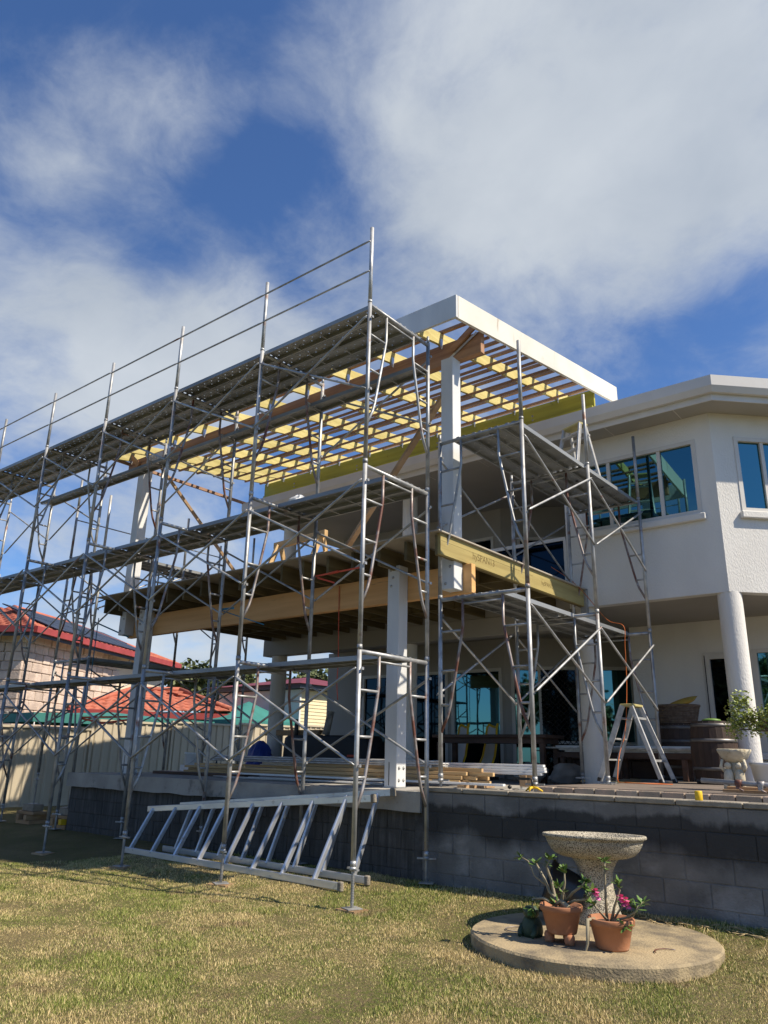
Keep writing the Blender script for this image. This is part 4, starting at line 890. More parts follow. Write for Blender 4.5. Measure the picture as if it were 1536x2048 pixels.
def barrel(label,x,y,z,r,h):
    t=thing('wine_barrel',label,'barrel',(x,y,z),'oak barrels on the patio')
    ns=22; P=[(.86,0),(.93,.12),(.98,.3),(1.0,.5),(.98,.7),(.93,.88),(.86,1.0)]
    for k in range(ns):   # staves
        a0=2*math.pi*(k+.012)/ns;a1=2*math.pi*(k+.988)/ns; V=[];F=[]
        for f,zz in P:
            for a,rr in((a0,1),(a1,1)): V.append((x+r*f*rr*math.cos(a),y+r*f*rr*math.sin(a),z+h*zz))
        for i in range(6): F.append((2*i,2*i+1,2*i+3,2*i+2))
        MB().add(V,F).build('stave','barrel',t)
    MB().lathe([(0,.96*h),(r*.84,.96*h),(r*.84,.04*h),(0,.04*h)],(x,y,z),24).build('head','barrel',t)
    for z0,z1 in((.02,.075),(.21,.265),(.66,.715),(.905,.965)):
        fa=lambda q:.86+.14*math.sin(math.pi*q); MB().lathe([(r*fa(z0)*1.0+.004,z0*h),(r*fa(z0)+.008,z0*h),(r*fa(z1)+.008,z1*h),(r*fa(z1)+.004,z1*h)],(x,y,z),28).build('hoop','hoop',t)
barrel('brown oak barrel with grey hoops standing beside the textured column',-3.28,11.15,ZP,.30,.80)
barrel('oak barrel set further back under the wicker basket',-4.25,12.62,ZP,.31,.84)
tag(MB().lathe([(0,.035),(.06,.034),(.11,.022),(.13,0),(.12,0),(.0,.01)],(-3.25,11.05,ZP+.802),24).build('lid','leaf',None,(-3.25,11.05,ZP+.8)),'green plastic dish lying on top of the oak barrel','dish')
t=thing('wicker_basket','brown woven wicker basket on the rear barrel','basket',(-4.22,12.62,ZP+.843))
bk=MB(); prof=[(.0,.0),(.27,.0),(.29,.08),(.31,.17),(.33,.26)]
for i in range(11):
    z=.012+.024*i; r_=.27+.06*z/.26; n=56
    bk.tube([(-4.22+r_*1.02*math.cos(2*math.pi*k/n)*(1+.018*((k+i)%2*2-1)),12.62+r_*.8*math.sin(2*math.pi*k/n)*(1+.018*((k+i)%2*2-1)),ZP+.845+z) for k in range(n+1)],.0115,5,False)
bk.build('weave','wicker',t)
ri=MB(); ri.tube([(-4.22+.345*math.cos(2*math.pi*k/40),12.62+.275*math.sin(2*math.pi*k/40),ZP+.845+.272) for k in range(41)],.018,6,False); ri.build('rim','wicker',t)
MB().lathe([(.0,.006),(.26,.006),(.26,.015),(.315,.24)],(-4.22,12.62,ZP+.845),24,Matrix.Translation((-4.22,12.62,0))@Matrix.Diagonal((.98,.77,1,1))@Matrix.Translation((4.22,-12.62,0))).build('liner','wicker',t)
cu=MB(); V=[];n=12
for j in range(n+1):
    for k in range(n+1):
        a=-1+2*j/n;b=-1+2*k/n; th=.055*(max(0,1-a*a)*max(0,1-b*b))**.45; V.append((a,b,th))
cm=MB(); Mq=Matrix.Translation((-4.15,12.58,ZP+.845+.31))@Matrix.Rotation(R(-17),4,'Y')@Matrix.Rotation(R(14),4,'X')
for s in(1,-1): cm.add([Mq@Vector((a*.25,b*.2,s*c)) for a,b,c in V],[(j*(n+1)+k,j*(n+1)+k+1,(j+1)*(n+1)+k+1,(j+1)*(n+1)+k) for j in range(n) for k in range(n)],True)
tag(cm.build('cushion','cushion',None,(-4.15,12.58,ZP+1.1)),'yellow cushion lying in the wicker basket','cushion')
# cherub planter, tub, bonsai
cx,cy=-2.38,8.75
t=thing('cherub_planter','cream stone planter bowl held up by two small figures','planter',(cx,cy,ZP))
b=MB(); b.lathe([(0,0),(.13,0),(.135,.03),(.10,.05),(.06,.07),(.05,.16),(.055,.27),(0,.28)],(cx,cy,ZP),18); b.build('base','cream',t)
b=MB(); n=28; V=[]
for i,(r_,z) in enumerate([(.05,.27),(.09,.285),(.13,.32),(.155,.37),(.165,.40),(.150,.405),(.12,.37),(.01,.35)]):
    for k in range(n): a=2*math.pi*k/n; q=1+.06*math.cos(7*a)*(i/5 if i<6 else 1); V.append((cx+r_*q*math.cos(a),cy+r_*q*math.sin(a),ZP+z))
b.add(V,[(i*n+k,i*n+(k+1)%n,(i+1)*n+(k+1)%n,(i+1)*n+k) for i in range(7) for k in range(n)],True); b.build('bowl','cream',t)
for s in(-1,1):
    f=MB(); fx,fy=cx+s*.055,cy-.075
    f.tube([(fx,fy,ZP+.06),(fx,fy-.005,ZP+.11),(fx,fy,ZP+.17),(fx,fy+.005,ZP+.205)],[.042,.05,.045,.028],12)
    f.lathe([(0,-.036),(.024,-.028),(.036,0),(.028,.024),(0,.038)],(fx,fy-.006,ZP+.238),12)
    f.tube([(fx-s*.02,fy,ZP+.09),(fx-s*.035,fy-.035,ZP+.05),(fx-s*.03,fy-.03,ZP+.01)],[.026,.024,.018],8); f.tube([(fx+s*.02,fy,ZP+.09),(fx+s*.03,fy-.03,ZP+.05),(fx+s*.03,fy-.02,ZP+.01)],[.026,.024,.018],8)
    f.tube([(fx+s*.035,fy,ZP+.185),(fx+s*.065,fy-.015,ZP+.23),(fx+s*.05,fy,ZP+.30)],[.02,.017,.014],8)
    f.build('figure','cream',t)
sm=MB()
for k in range(60): a=random.uniform(0,6.28); r_=random.uniform(0,.12); leafquad(sm,(cx+r_*math.cos(a),cy+r_*math.sin(a),ZP+.375),(random.uniform(-1,1),random.uniform(-1,1),.9),random.uniform(.02,.045),.008)
sm.build('moss','leafb',t)
t=thing('planter_tub','large round white planter tub at the right edge of the patio','planter',(-2.02,9.0,ZP))
MB().lathe([(0,0),(.20,0),(.25,.10),(.275,.24),(.285,.25),(.285,.275),(.26,.275),(.22,.2),(0,.2)],(-2.02,9.0,ZP),32).build('tub','white',t)
MB().lathe([(.245,.235),(.1,.245),(.005,.247)],(-2.02,9.0,ZP),20).build('soil','soil',t)
t=thing('bonsai_shrub','small leafy bonsai shrub leaning left in front of the textured column','shrub',(-1.9,8.95,ZP+.24))
MB().tube([(-1.98,9.0,ZP+.22),(-1.94,8.96,ZP+.42),(-2.02,8.93,ZP+.58),(-2.15,8.95,ZP+.66),(-2.30,8.95,ZP+.74)],[.035,.03,.024,.018,.008],8).build('trunk','bark',t)
tb=MB(); bl_=MB(); rnd=random.Random(5)
for (px_,py_,pz_,r_,nn) in[(-2.32,8.95,.52,.13,520),(-2.18,8.95,.42,.12,420),(-2.38,8.93,.36,.10,320),(-2.05,8.97,.47,.13,420),(-2.30,8.95,.66,.08,160),(-1.85,8.95,.52,.14,300)]:
    tb.tube([(-2.0,8.93,.33),(px_,py_,pz_)],[.012,.004],5)
    for k in range(nn):
        v=Vector((rnd.gauss(0,1),rnd.gauss(0,1),rnd.gauss(0,1))).normalized()*r_*rnd.uniform(.35,1.12); leafquad(bl_,Vector((px_,py_,pz_))+v*1.15,(rnd.uniform(-1,1),rnd.uniform(-1,1),rnd.uniform(-.3,1)),rnd.uniform(.022,.038),rnd.uniform(.008,.013),rnd.uniform(-1,1))
tb.build('branch','bark',t); bl_.build('crown','leafb',t)
# pipe with couplers and boards
t=thing('scaffold_pipe','loose galvanised pipe with two rusty couplers on the patio edge','pipe',(-2.1,8.0,ZP))
MB().tube([(-2.52,8.05,ZP+.10),(-1.35,7.95,ZP+.055)],.024,10).build('pipe','galv',t)
for q in(.30,.47):
    p=Vector((-2.52,8.05,ZP+.10)).lerp(Vector((-1.35,7.95,ZP+.055)),q); c=MB(); c.tube([p+Vector((-.03,0,0)),p+Vector((.03,-.003,-.001))],.033,10); c.tube([p+Vector((0,-.02,-.02)),p+Vector((.012,-.055,-.05)),p+Vector((.05,-.06,-.065))],.008,6); c.box(p.x-.02,p.x+.02,p.y-.05,p.y-.02,p.z-.05,p.z+.0); c.build('coupler','galv_rusty',t)
for i,(x0,x1,y,z) in enumerate([(-2.35,-1.75,8.16,.013),(-2.25,-1.6,8.24,.013),(-2.32,-1.72,8.2,.04)]):
    tag(MB().box(x0,x1,y-.05,y+.05,ZP+z-.012,ZP+z+.012,ch=.003).build('board_offcut','pine_dark',None,(x0,y,ZP)),'weathered board offcut lying beneath the loose pipe','timber','board offcuts beneath the pipe')
# orange extension cord
cp=[(-5.6,11.25,3.05),(-5.2,11.1,2.75),(-4.9,10.98,2.45),(-4.55,10.9,2.02),(-4.29,10.85,1.90),(-4.285,10.84,1.6),(-4.29,10.8,1.0),(-4.28,10.6,.4),(-4.30,10.4,.1),(-4.20,10.05,-.16),(-4.05,9.7,-.236),(-3.9,9.5,-.243),(-3.72,9.55,-.243),(-3.5,9.75,-.243),(-3.35,9.6,-.243),(-3.55,9.42,-.243),(-3.85,9.4,-.235)]
def smooth(P,k=6):
    P=[Vector(p) for p in P]; o=[]
    for i in range(len(P)-1):
        a,b,c,d=P[max(i-1,0)],P[i],P[i+1],P[min(i+2,len(P)-1)]
        for j in range(k):
            t=j/k; o.append(.5*((2*b)+(-a+c)*t+(2*a-5*b+4*c-d)*t*t+(-a+3*b-3*c+d)*t**3))
    return o+[P[-1]]
tag(MB().tube(smooth(cp),.005,6).build('extension_cord','orange',None,(-4.0,9.6,ZP)),'orange extension cord hanging from the scaffold and coiling on the patio','cord')
tag(MB().tube(smooth([(-7.2,7.835,2.30),(-7.19,7.84,1.8),(-7.17,7.84,1.2),(-7.18,7.84,.95),(-7.15,7.84,.72)]),.006,5).build('hanging_cord','redstrap',None,(-7.2,7.84,.7)),'thin red cord hanging from the tan beam','cord')
st=MB(); st.beam((-7.03,7.16,2.285),(-6.2,7.16,2.30),.005,.022); st.tube([(-6.76,7.15,2.285),(-6.60,7.15,2.295)],.018,6); st.beam((-6.98,7.16,2.26),(-6.72,7.22,2.17),.005,.022)
tag(st.build('ratchet_strap','redstrap',None,(-6.6,7.16,2.28)),'red ratchet strap pulled between scaffold posts in front of the beam','strap')
st=MB(); st.beam((-8.95,7.16,2.02),(-8.35,7.5,1.80),.005,.014); st.beam((-8.95,7.16,2.03),(-8.68,7.19,2.03),.005,.03)
tag(st.build('ratchet_strap','bluestrap',None,(-8.9,7.16,2.0)),'teal ratchet strap tied to a scaffold post near the beam','strap')
st=MB(); st.beam((-12.85,7.44,.55),(-11.82,7.7,.56),.006,.03); st.beam((-12.85,7.44,.53),(-12.3,7.5,.45),.006,.03); st.beam((-12.3,7.5,.45),(-11.82,7.7,.51),.006,.03)
tag(st.build('ratchet_strap','redstrap',None,(-12.3,7.5,.5)),'orange red strap tied from the left scaffold to the far white post','strap')
st=MB(); st.beam((-12.9,7.44,2.25),(-12.2,7.75,1.95),.005,.025); st.tube([(-12.75,7.44,2.3),(-12.75,7.44,1.0)],.009,5)
tag(st.build('tie_rope','bluestrap',None,(-12.75,7.44,1.0)),'blue rope tied at the far left scaffold beside the white post','rope')
# small things on the wall cap
t=thing('tripod_clamp','small yellow three legged clamp with black knobs on the wall cap','clamp',(-4.0,7.42,-.308))
b=MB()
for a in(20,150,270): b.tube([(-4.0,7.38,-.268),(-4.0+.05*math.cos(R(a)),7.38+.04*math.sin(R(a)),-.272),(-4.0+.11*math.cos(R(a)),7.38+.07*math.sin(R(a)),-.303)],[.014,.012,.008],7)
b.build('legs','yellow',t); b=MB(); b.lathe([(0,-.022),(.018,-.012),(.022,0),(.018,.012),(0,.022)],(-4.225,7.31,-.272),12); b.tube([(-4.0,7.38,-.27),(-4.0,7.38,-.19)],.012,8); b.box(-4.02,-4.22,7.365,7.395,-.2,-.175); b.build('knob','blackplastic',t)
tag(MB().lathe([(0,0),(.030,0),(.032,.005),(.032,.075),(.028,.08),(.0,.08)],(-2.31,7.26,-.309),18).build('yellow_cap','yellow',None,(-2.31,7.26,-.31)),'yellow plastic cap standing on the retaining wall','cap')
# left side of the slab
t=thing('bucket','white plastic bucket with wire handle on the far end of the slab','bucket',(-12.05,9.3,ZS))
MB().lathe([(0,0),(.125,0),(.13,.01),(.15,.33),(.158,.335),(.158,.36),(.145,.36),(.125,.03),(0,.03)],(-12.05,9.3,ZS+.001),28).build('body','white',t)
MB().tube([(-12.05+.158*math.cos(R(a)),9.3-.158*abs(math.sin(R(a)))-.01,ZS+.30-.16*math.sin(R(a))) for a in range(0,181,15)],.004,5).build('handle','galv',t)
t=thing('covered_barbecue','long black covered barbecue under the deck','barbecue',(-10.5,11.45,ZS))
b=MB(); n=20; V=[]
for j,(f,z) in enumerate([(1.0,0.02),(1.01,.25),(.99,.55),(.97,.68),(.9,.73),(.5,.735)]):
    for k in range(40):
        a=2*math.pi*k/40; ca,sa=math.cos(a),math.sin(a); q=1+.02*mnoise.noise((ca*4,sa*4,z*5)); V.append((-10.55+1.12*f*q*math.copysign(abs(ca)**.25,ca),11.45+.32*f*q*math.copysign(abs(sa)**.25,sa),ZS+z))
b.add(V,[(j*40+k,j*40+(k+1)%40,(j+1)*40+(k+1)%40,(j+1)*40+k) for j in range(5) for k in range(40)]+[tuple(5*40+k for k in range(40))],True); b.build('cover','blackmatt',t)
MB().box(-9.85,-9.65,11.11,11.125,-.02,.02).build('badge','redstrap',t)
tag(MB().lathe([(0,0),(.042,0),(.045,.01),(.045,.22),(.03,.26),(.026,.27),(.028,.31),(.018,.315),(0,.32)],(-11.45,11.35,ZS+.735),16).build('drink_bottle','blackplastic',None,(-11.45,11.35,ZS+.73)),'black drink bottle standing on the covered barbecue','bottle')
tag(MB().tube([(-10.68,11.40,ZS+.74),(-10.60,11.44,ZS+1.20)],.07,14).build('pipe_offcut','slab',None,(-10.68,11.4,ZS+.74)),'grey pipe offcut standing tilted on the covered barbecue','pipe')
for i in range(5): tag(MB().box(-12.62+.04*i,-10.95+.02*i,11.42,11.62,ZS+.737+.022*i,ZS+.755+.022*i).build('tile_stack','pine_dark',None,(-11.3,11.5,ZS+.74)),'flat brown offcut stacked on the covered barbecue','offcut','offcuts stacked on the barbecue')
b=MB(); V=[]; n=22
for j in range(8):
    f=j/7; r_=.30*math.sin(math.pi*min(1,.25+.72*f))**.7
    for k in range(n): a=2*math.pi*k/n; q=1+.25*mnoise.noise((math.cos(a)*2,math.sin(a)*2,f*3)); V.append((-12.1+r_*q*math.cos(a),11.0+r_*.8*q*math.sin(a),ZS+.62*f))
b.add(V,[(j*n+k,j*n+(k+1)%n,(j+1)*n+(k+1)%n,(j+1)*n+k) for j in range(7) for k in range(n)]+[tuple(7*n+k for k in range(n))],False); tag(b.build('blue_tarp','tarp',None,(-12.1,11.0,ZS)),'crumpled blue tarpaulin bundle beside the far round column','tarpaulin')
for i,(x,y,r_,h,m_,l) in enumerate([(-11.15,8.9,.03,.22,'white','white sealant tube standing on the slab near the bucket'),(-11.05,8.95,.035,.18,'whitealu','pale spray can standing on the slab near the bucket'),(-10.9,8.92,.03,.24,'navy','dark spray can standing on the slab near the bucket')]):
    tag(MB().lathe([(0,0),(r_,0),(r_,h*.78),(r_*.5,h*.86),(r_*.4,h),(0,h)],(x,y,ZS+.001),14).build('spray_can',m_,None,(x,y,ZS)),l,'can')
tag(MB().box(-11.75,-11.3,8.8,9.05,ZS+.001,ZS+.15,ch=.01).build('carton','whitealu',None,(-11.5,8.9,ZS)),'white flat carton on the slab behind the bucket','carton')
tag(MB().box(-11.9,-9.6,8.35,8.75,ZS+.001,ZS+.05,ch=.004).build('dark_board','darkwood',None,(-10.8,8.55,ZS)),'dark board lying on the far part of the slab','board')
# things on the boards and the deck
b=MB(); V=[]; n=16
for j in range(6):
    f=j/5; r_=.11*(1-f)**.5+.012
    for k in range(n): a=2*math.pi*k/n; q=1+.7*mnoise.noise((math.cos(a)*2.2,math.sin(a)*2.2,f*3+7)); V.append((-6.80+r_*q*1.3*math.cos(a)+.05*f,6.50+r_*.6*q*math.sin(a),TOPS[1]+.006+.10*f*(1+.4*mnoise.noise((math.cos(a)*3,math.sin(a)*3,2)))))
b.add(V,[(j*n+k,j*n+(k+1)%n,(j+1)*n+(k+1)%n,(j+1)*n+k) for j in range(5) for k in range(n)]+[tuple(5*n+k for k in range(n))]); tag(b.build('rag','white',None,(-6.80,6.50,TOPS[1])),'crumpled white rag lying on the middle scaffold boards','rag')
for i,(a,c) in enumerate([((-8.6,7.45,2.645),(-7.0,7.4,2.645)),((-8.3,7.55,2.645),(-6.9,7.5,2.645)),((-8.4,7.5,2.68),(-7.1,7.44,2.68))]):
    tag(MB().beam(a,c,.09,.04,ch=.003).build('pine_plank','pine_dark',None,a),'brown timber plank lying near the front edge of the deck','timber','planks lying on the deck')
t=thing('saw_horse','pale timber saw horse standing on the deck','saw horse',(-8.6,8.3,2.62))
MB().beam((-9.1,8.3,3.28),(-7.9,8.25,3.30),.07,.10).build('top_rail','pine',t)
for x in(-9.0,-8.05):
    for s in(-1,1): MB().beam((x,8.28+s*.28,2.622),(x+.03,8.28+s*.03,3.26),.04,.08).build('leg','pine',t)
for i in range(5): tag(MB().beam((-14.9,8.6+.06*i,-1.19+.03*(i%2)),(-14.2,10.4+.05*i,-1.19+.03*(i%2)),.05,.028).build('white_length','whitealu',None,(-14.9,8.6,-1.2)),'white metal length lying on the grass beyond the left scaffold','metal section','white lengths on the grass by the fence')

# ================================================================== BEYOND THE FENCE
F=thing('steel_fence','cream ribbed steel panel fence along the left boundary','fence',(-18,12,-1.25))
def sheet_mesh(Lp,h):
    m=MB(); V=[]; pat=[(0,0),(.05,.0),(.075,.03),(.115,.03),(.14,0),(.24,0)]; y=0; row=[]
    while y<Lp:
        for a,b in pat[:-1]:
            if y+a<=Lp: row.append((b,y+a))
        y+=.24
    row.append((0,Lp)); n=len(row)
    m.add([(x,y,0) for x,y in row]+[(x,y,h) for x,y in row],[(i,i+1,n+i+1,n+i) for i in range(n-1)]); return m.mesh('fence_sheet','fence')
fs=sheet_mesh(2.32,1.74)
y=1.2; k=0
while y<27:
    zt=.52 if y<8.4 else .70+.026*(y-9); zb_=zt-1.78
    inst('fence_sheet',fs,F,(-18,y+.03,zb_+.03)); 
    MB().box(-18.02,-17.94,y-.03,y+.03,-1.5,zt+.01).build('post','fence',F)
    MB().box(-18.02,-17.945,y+.03,y+2.35,zt-.05,zt+.004).build('top_rail','fence',F); MB().box(-18.02,-17.945,y+.03,y+2.35,zb_,zb_+.05).build('bottom_rail','fence',F)
    y+=2.38
u_=Vector((-.47,.883,0)).normalized(); v_=Vector((-u_.y,u_.x,0))     # along the two fronts of the neighbouring house
if v_.x>0: v_=-v_
def tiles(name,parent,p0,du,dl,Lu,Ld,topinset0,topinset1,m='tile'):
    """roof plane of interlocking tiles: p0 eave corner, du along the eave, dl up the slope; hip insets at the top"""
    du=Vector(du).normalized(); dl=Vector(dl).normalized(); nn=du.cross(dl).normalized()
    if nn.z<0: nn=-nn
    mb=MB(); cw,chh=.30,.34; nr=int(Ld/chh); seg=4
    for r_ in range(nr+1):
        f0=r_*chh; f1=min(f0+chh,Ld)
        if f1<=f0+.01: break
        a=topinset0*f0/Ld; b=Lu-topinset1*f0/Ld; a1=topinset0*f1/Ld; b1=Lu-topinset1*f1/Ld
        n=max(2,int((b-a)/cw*seg)); V=[];FF=[]
        for i in range(n+1):
            for fr,(A,B,f,lift) in enumerate(((a,b,f0-.03,.045),(a,b,f0-.03,.0),(a1,b1,f1,.012))):
                s=A+(B-A)*i/n; wv_=.022*math.sin((a+(b-a)*i/n)/cw*2*math.pi+(r_%2)*math.pi*0)
                V.append(Vector(p0)+du*s+dl*f+nn*(lift+ (wv_ if fr!=1 else 0)))
        for i in range(n): q=3*i; FF+=[(q+1,q+4,q+3,q),(q,q+3,q+5,q+2)]
        mb.add(V,FF,True)
    return tag(mb.build(name,m,parent),kind='stuff')
C0=Vector((-22.41,11.02,3.42)); NB=thing('neighbour_house','two storey pink stone neighbouring house with red tiled roof','house',(-25,13,-1.25))
lu,lv=9.8,13.0; dwn=Vector((0,0,1))
ins=.55
Wc=C0+u_*ins+v_*ins   # wall corner under the eave
MB().poly([(p.x,p.y) for p in(Wc,Wc+u_*(lu-ins-.3),Wc+u_*(lu-ins-.3)+v_*11,Wc+v_*11)],-1.3,C0.z-.06).build('wall','creamwall',NB)
MB().poly([(p.x,p.y) for p in(C0,C0+u_*lu,C0+u_*lu+v_*lv,C0+v_*lv)],C0.z-.08,C0.z-.02).build('soffit','creamwall',NB)
stm=[MB().box(0,w_,-.02-.012*k,.05,0,.27,ch=.02).mesh('stone','stone') for k,w_ in enumerate((.30,.38,.46,.34))]
rnd=random.Random(11); cnt=0
for (dirv,Lw,nrm_) in((u_,5.2,-v_),(v_,5.6,-u_)):
    ang=math.atan2(dirv.y,dirv.x); flip=(Matrix.Rotation(ang,3,'Z')@Vector((0,-1,0))).dot(nrm_)<0
    row=0; z=.0
    while z<3.2:
        s=0 if row%2 else -.15; s=max(s,0)
        while s<Lw:
            k=rnd.randrange(4); w_=(.30,.38,.46,.34)[k]
            p=Wc+dirv*s+nrm_*.02; 
            if flip: o=inst('stone',stm[k],NB,(p+dirv*w_).xyz*1.0 if False else Vector((p.x,p.y,z))+dirv*w_,rot=(0,0,ang+math.pi))
            else: o=inst('stone',stm[k],NB,Vector((p.x,p.y,z)),rot=(0,0,ang))
            cnt+=1; s+=w_+.012
        z+=.282; row+=1
# shaded window in the left front
wq=Wc+v_*1.9-u_*.06
def nbbox(p,dv,nv,L_,t_,z0,z1,name,m_,parent):
    a=p;b=p+dv*L_;c=b+nv*t_;d=a+nv*t_; return MB().poly([(q.x,q.y) for q in(a,b,c,d)],z0,z1).build(name,m_,parent)
wn=nbbox(Wc+v_*1.2-u_*.08,v_,u_,2.6,.05,1.6,3.1,'window','navy',NB); nbbox(Wc+v_*1.25-u_*.10,v_,u_,2.5,.02,1.65,2.9,'pane','glassdark',wn)
pit=math.tan(R(21)); hip=3.2
tiles('roof_tiles',NB,C0+Vector((0,0,.03)),u_,(v_+dwn*pit),lu,hip/math.cos(R(21)),hip,hip)
tiles('roof_tiles',NB,C0+Vector((0,0,.03)),v_,(u_+dwn*pit),lv,hip/math.cos(R(21)),hip,hip)
A_=C0+u_*hip+v_*hip+dwn*(hip*pit+.03); B_=C0+u_*(lu-hip)+v_*hip+dwn*(hip*pit+.03)
MB().tube([C0+dwn*.06,A_+dwn*.04],.09,8).tube([A_+dwn*.04,B_+dwn*.04],.09,8).tube([B_+dwn*.04,C0+u_*lu+dwn*.06],.09,8).build('ridge_cap','tile',NB)
for dv,L_ in((u_,lu),(v_,lv)):
    n_=-v_ if dv is u_ else -u_
    a=C0+n_*.02; MB().poly([(q.x,q.y) for q in(a,a+dv*L_,a+dv*L_+n_*.12,a+n_*.12)],C0.z-.10,C0.z+.09).build('gutter','barge',NB)
    a=C0-n_*.02; MB().poly([(q.x,q.y) for q in(a,a+dv*L_,a+dv*L_+n_*.03,a+n_*.03)],C0.z-.20,C0.z-.09).build('fascia','navy',NB)
for i in range(6):
    for j in range(2):
        s0=1.5+1.06*i+(.5 if j else 0); f0=.35+1.35*j; c=math.cos(R(21)); dl=(v_+dwn*pit).normalized(); nn=u_.cross(dl); nn=nn if nn.z>0 else -nn
        p=C0+u_*s0+dl*f0+nn*.14; sp=MB().add([p,p+u_*1.02,p+u_*1.02+dl*1.3,p+dl*1.3]+[q-nn*.035 for q in(p,p+u_*1.02,p+u_*1.02+dl*1.3,p+dl*1.3)],[(0,1,2,3),(7,6,5,4),(0,4,5,1),(1,5,6,2),(2,6,7,3),(3,7,4,0)])
        o=sp.build('solar_panel','solar',None,p); tag(o,'dark solar panel mounted on the red roof of the stone house','solar panel','solar panels on the neighbouring roof')
ac=thing('air_conditioner','white outdoor air conditioner on the wall of the stone house','air conditioner',(-24.6,15.2,1.2))
q=Wc+u_*5.6-v_*.02; nbbox(q,u_,-v_,.8,.32,1.35,1.95,'casing','ac',ac)
fr=q+u_*.35-v_*.335; MB().lathe([(.0,0),(.06,0),(.065,.01),(.23,.01),(.235,0),(.25,0),(.25,.02),(0,.02)],(0,0,0),20,Matrix.Translation((fr.x,fr.y,1.66))@Matrix.Rotation(math.atan2(-v_.y,-v_.x),4,'Z')@Matrix.Rotation(R(90),4,'Y')).build('fan_grille','blackplastic',ac)
MB().tube([Wc+u_*4.2-v_*.3+dwn*(3.05-C0.z),Wc+u_*5.4-v_*.45+dwn*(3.12-C0.z),Wc+u_*5.4-v_*.5+dwn*(3.3-C0.z)],.05,8).build('downpipe','creamwall',NB)
ant=MB(); q=C0+v_*2.4+u_*1.2; ant.tube([q+dwn*.4,q+dwn*2.0],.02,5)
for z_,l_ in((1.5,.35),(1.7,.45),(1.85,.3)): ant.tube([q+dwn*z_-v_*l_,q+dwn*z_+v_*l_],.012,4)
tag(ant.build('antenna','galv',None,(q.x,q.y,q.z)),'thin television antenna on the red tiled roof','antenna')
# low red roofed wing
LW=thing('low_wing','single storey wing with low red tiled hip roof behind the fence','building',(-21,14,-1.25))
E0=Vector((-21.9,12.2,1.12)); E1=Vector((-19.3,16.2,1.28)); du=(E1-E0); Lw=du.length; du.normalize(); dn=Vector((-du.y,du.x,0)).normalized(); dn=dn if dn.x<0 else -dn
MB().poly([(q.x,q.y) for q in(E0+du*.4+dn*.4,E1-du*.4+dn*.4,E1-du*.4+dn*4,E0+du*.4+dn*4)],-1.3,1.1).build('wall','creamwall',LW)
tiles('roof_tiles',LW,E0,du,dn+dwn*.34,Lw,2.3,1.7,1.5); tiles('roof_tiles',LW,E1+dn*4.2,-dn,-du+dwn*.34,4.2,2.0,1.7,1.7)
MB().tube([E0+dwn*.05,E0+du*1.7+(dn+dwn*.34).normalized()*2.3+dwn*.05],.08,8).tube([E1+dwn*.05,E1-du*1.5+(dn+dwn*.34).normalized()*2.3+dwn*.05],.08,8).tube([E0+du*1.7+(dn+dwn*.34).normalized()*2.3+dwn*.05,E1-du*1.5+(dn+dwn*.34).normalized()*2.3+dwn*.05],.08,8).build('ridge_cap','tile',LW)
a=E0-dn*.02; MB().poly([(q.x,q.y) for q in(a,a+du*Lw,a+du*Lw-dn*.1,a-dn*.1)],.98,1.17).build('gutter','barge',LW)
# white cottage with maroon roof
CT=thing('white_cottage','white cottage with maroon roof edge and cream boarded side','building',(-20,18.8,-1.25))
MB().box(-22.4,-18.3,18.2,23,-1.3,2.06).build('wall','whitewall',CT)
bdm=MB().add([(0,0,0),(0,4.6,0),(.028,0,0),(.028,4.6,0),(.008,0,.115),(.008,4.6,.115)],[(0,1,3,2),(2,3,5,4)]).mesh('weatherboard','weatherboard')
z=-1.2
while z<2.0: inst('weatherboard',bdm,CT,(-18.3,18.22,z)); z+=.112
MB().box(-18.32,-18.25,18.17,18.24,-1.3,2.06).build('corner_board','whitewall',CT)
MB().box(-22.7,-18.0,17.9,23.3,2.08,2.22).build('fascia','navy',CT)
MB().add([(-22.8,17.8,2.22),(-17.9,17.8,2.22),(-17.9,23.4,2.22),(-22.8,23.4,2.22),(-20.4,20.6,2.75)],[(0,1,4),(1,2,4),(2,3,4),(3,0,4),(3,2,1,0)]).build('roof','maroon',CT)
# teal canopies just over the fence
def canopy(label,c,hx,hy,z0,z1,rz):
    t=thing('canopy_tent',label,'canopy',(c[0],c[1],-1.25),'teal canopies behind the fence'); Mz=Matrix.Translation((c[0],c[1],0))@Matrix.Rotation(rz,4,'Z'); V=[];n=10;FF=[]
    for j in range(n+1):
        for k in range(n+1):
            a=-1+2*j/n;b=-1+2*k/n; r_=max(abs(a),abs(b)); V.append(Mz@Vector((a*hx,b*hy,z0+(z1-z0)*(1-r_)**1.35)))
    for j in range(n):
        for k in range(n): FF.append((j*(n+1)+k,j*(n+1)+k+1,(j+1)*(n+1)+k+1,(j+1)*(n+1)+k))
    m=MB().add(V,FF,True)
    for a,b in(((-1,-1),(1,-1)),((1,-1),(1,1)),((1,1),(-1,1)),((-1,1),(-1,-1))):
        p=Mz@Vector((a[0]*hx,a[1]*hy,z0));q=Mz@Vector((b[0]*hx,b[1]*hy,z0)); m.add([p,q,q-dwn*.22,p-dwn*.22],[(0,1,2,3)])
    m.build('canopy','teal',t)
    for a in(-1,1):
        for b in(-1,1): p=Mz@Vector((a*hx*.98,b*hy*.98,0)); MB().tube([(p.x,p.y,-1.25),(p.x,p.y,z0)],.02,6).build('leg','galv',t)
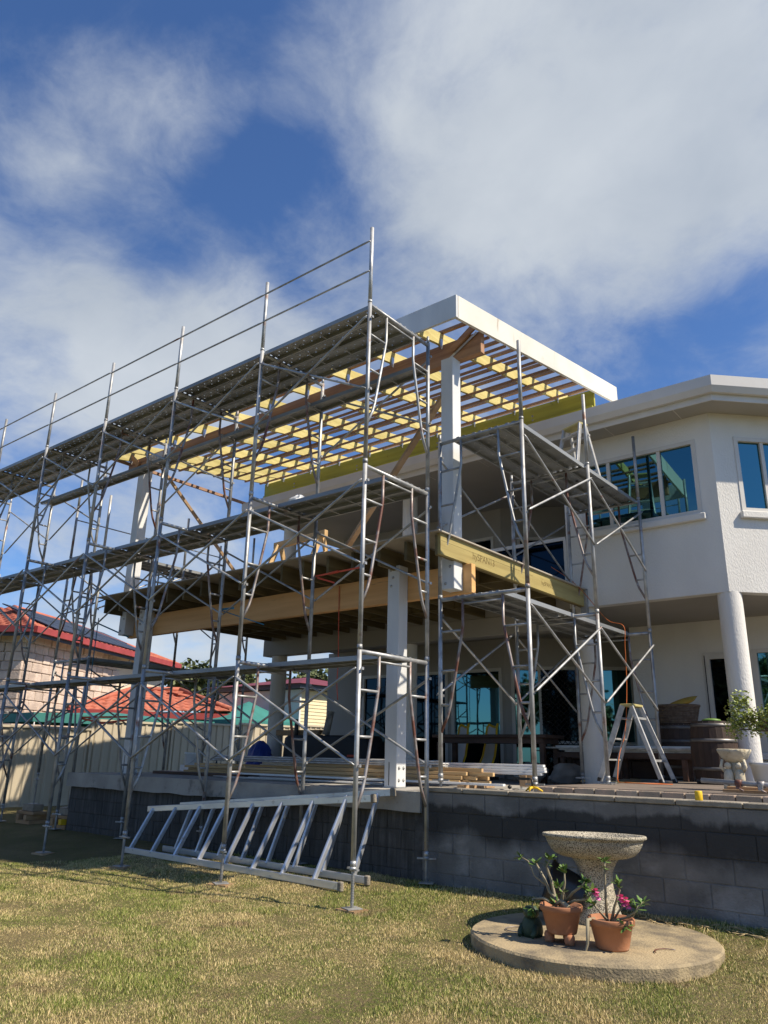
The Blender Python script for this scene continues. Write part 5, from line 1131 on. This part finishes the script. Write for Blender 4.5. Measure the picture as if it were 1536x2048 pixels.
canopy('long teal canopy behind the fence in front of the low red roof',(-19.6,12.2),1.2,2.6,.86,1.02,R(-5)); canopy('peaked teal canopy behind the fence in front of the white cottage',(-19.4,17.0),1.1,1.5,.98,1.62,R(0))
# trees
def tree(label,x,y,h,cr,cz,n,seed,ls=.34):
    t=thing('tree',label,'tree',(x,y,-1.25),'gum trees beyond the fence'); rnd=random.Random(seed); tk=MB(); lf=MB()
    tk.tube([(x,y,-1.3),(x+.1,y,cz-cr*.4),(x,y,cz)],[.28,.2,.1],8); cl=[]
    for k in range(30):
        a=rnd.uniform(0,6.28); e=rnd.uniform(-.35,1); r_=cr*rnd.uniform(.45,1.0); p=Vector((x+r_*math.cos(a)*math.cos(e)*1.25,y+r_*math.sin(a)*math.cos(e)*1.25,cz+r_*math.sin(e)*.75)); cl.append((p,rnd.uniform(.45,.95)*cr*.36))
        if k%3==0: tk.tube([(x,y,cz-cr*.5),tuple(Vector((x,y,cz-cr*.2)).lerp(p,.5)),tuple(p)],[.09,.06,.03],5)
    for p,r_ in cl:
        for k in range(n//30):
            v=Vector((rnd.gauss(0,1),rnd.gauss(0,1),rnd.gauss(0,1))).normalized()*r_*rnd.uniform(.5,1.1); leafquad(lf,p+v,(rnd.uniform(-1,1),rnd.uniform(-1,1),rnd.uniform(-1,.6)),ls*rnd.uniform(.6,1.2),ls*.22,rnd.uniform(-1.5,1.5))
    tk.build('trunk','bark',t); lf.build('crown','foliage',t); return t
tree('broad gum tree beyond the low red roof',-31.4,24.8,6,2.0,2.75,5000,1); tree('smaller gum tree beyond the white cottage',-27.6,29.0,6,2.0,2.9,4000,2); tree('pale gum tree behind the far round column',-30.6,28.5,5.5,1.8,2.1,3500,3)

# trees across the garden behind the viewer (they show in the lower windows)
for i,(x,y,cr_2,cz_,l) in enumerate([(-2.5,-13,3.0,3.2,'spreading tree behind the viewer mirrored in the lower windows'),(4.5,-16,3.4,3.0,'wide tree behind the viewer to the right'),(-11,-17,3.2,3.4,'round tree behind the viewer to the left'),(11,-13,3.0,2.6,'low tree behind the viewer at the far right')]): 
    o=tree(l,x,y,6,cr_2,cz_,3600,20+i,.5); o['group']='trees behind the viewer'
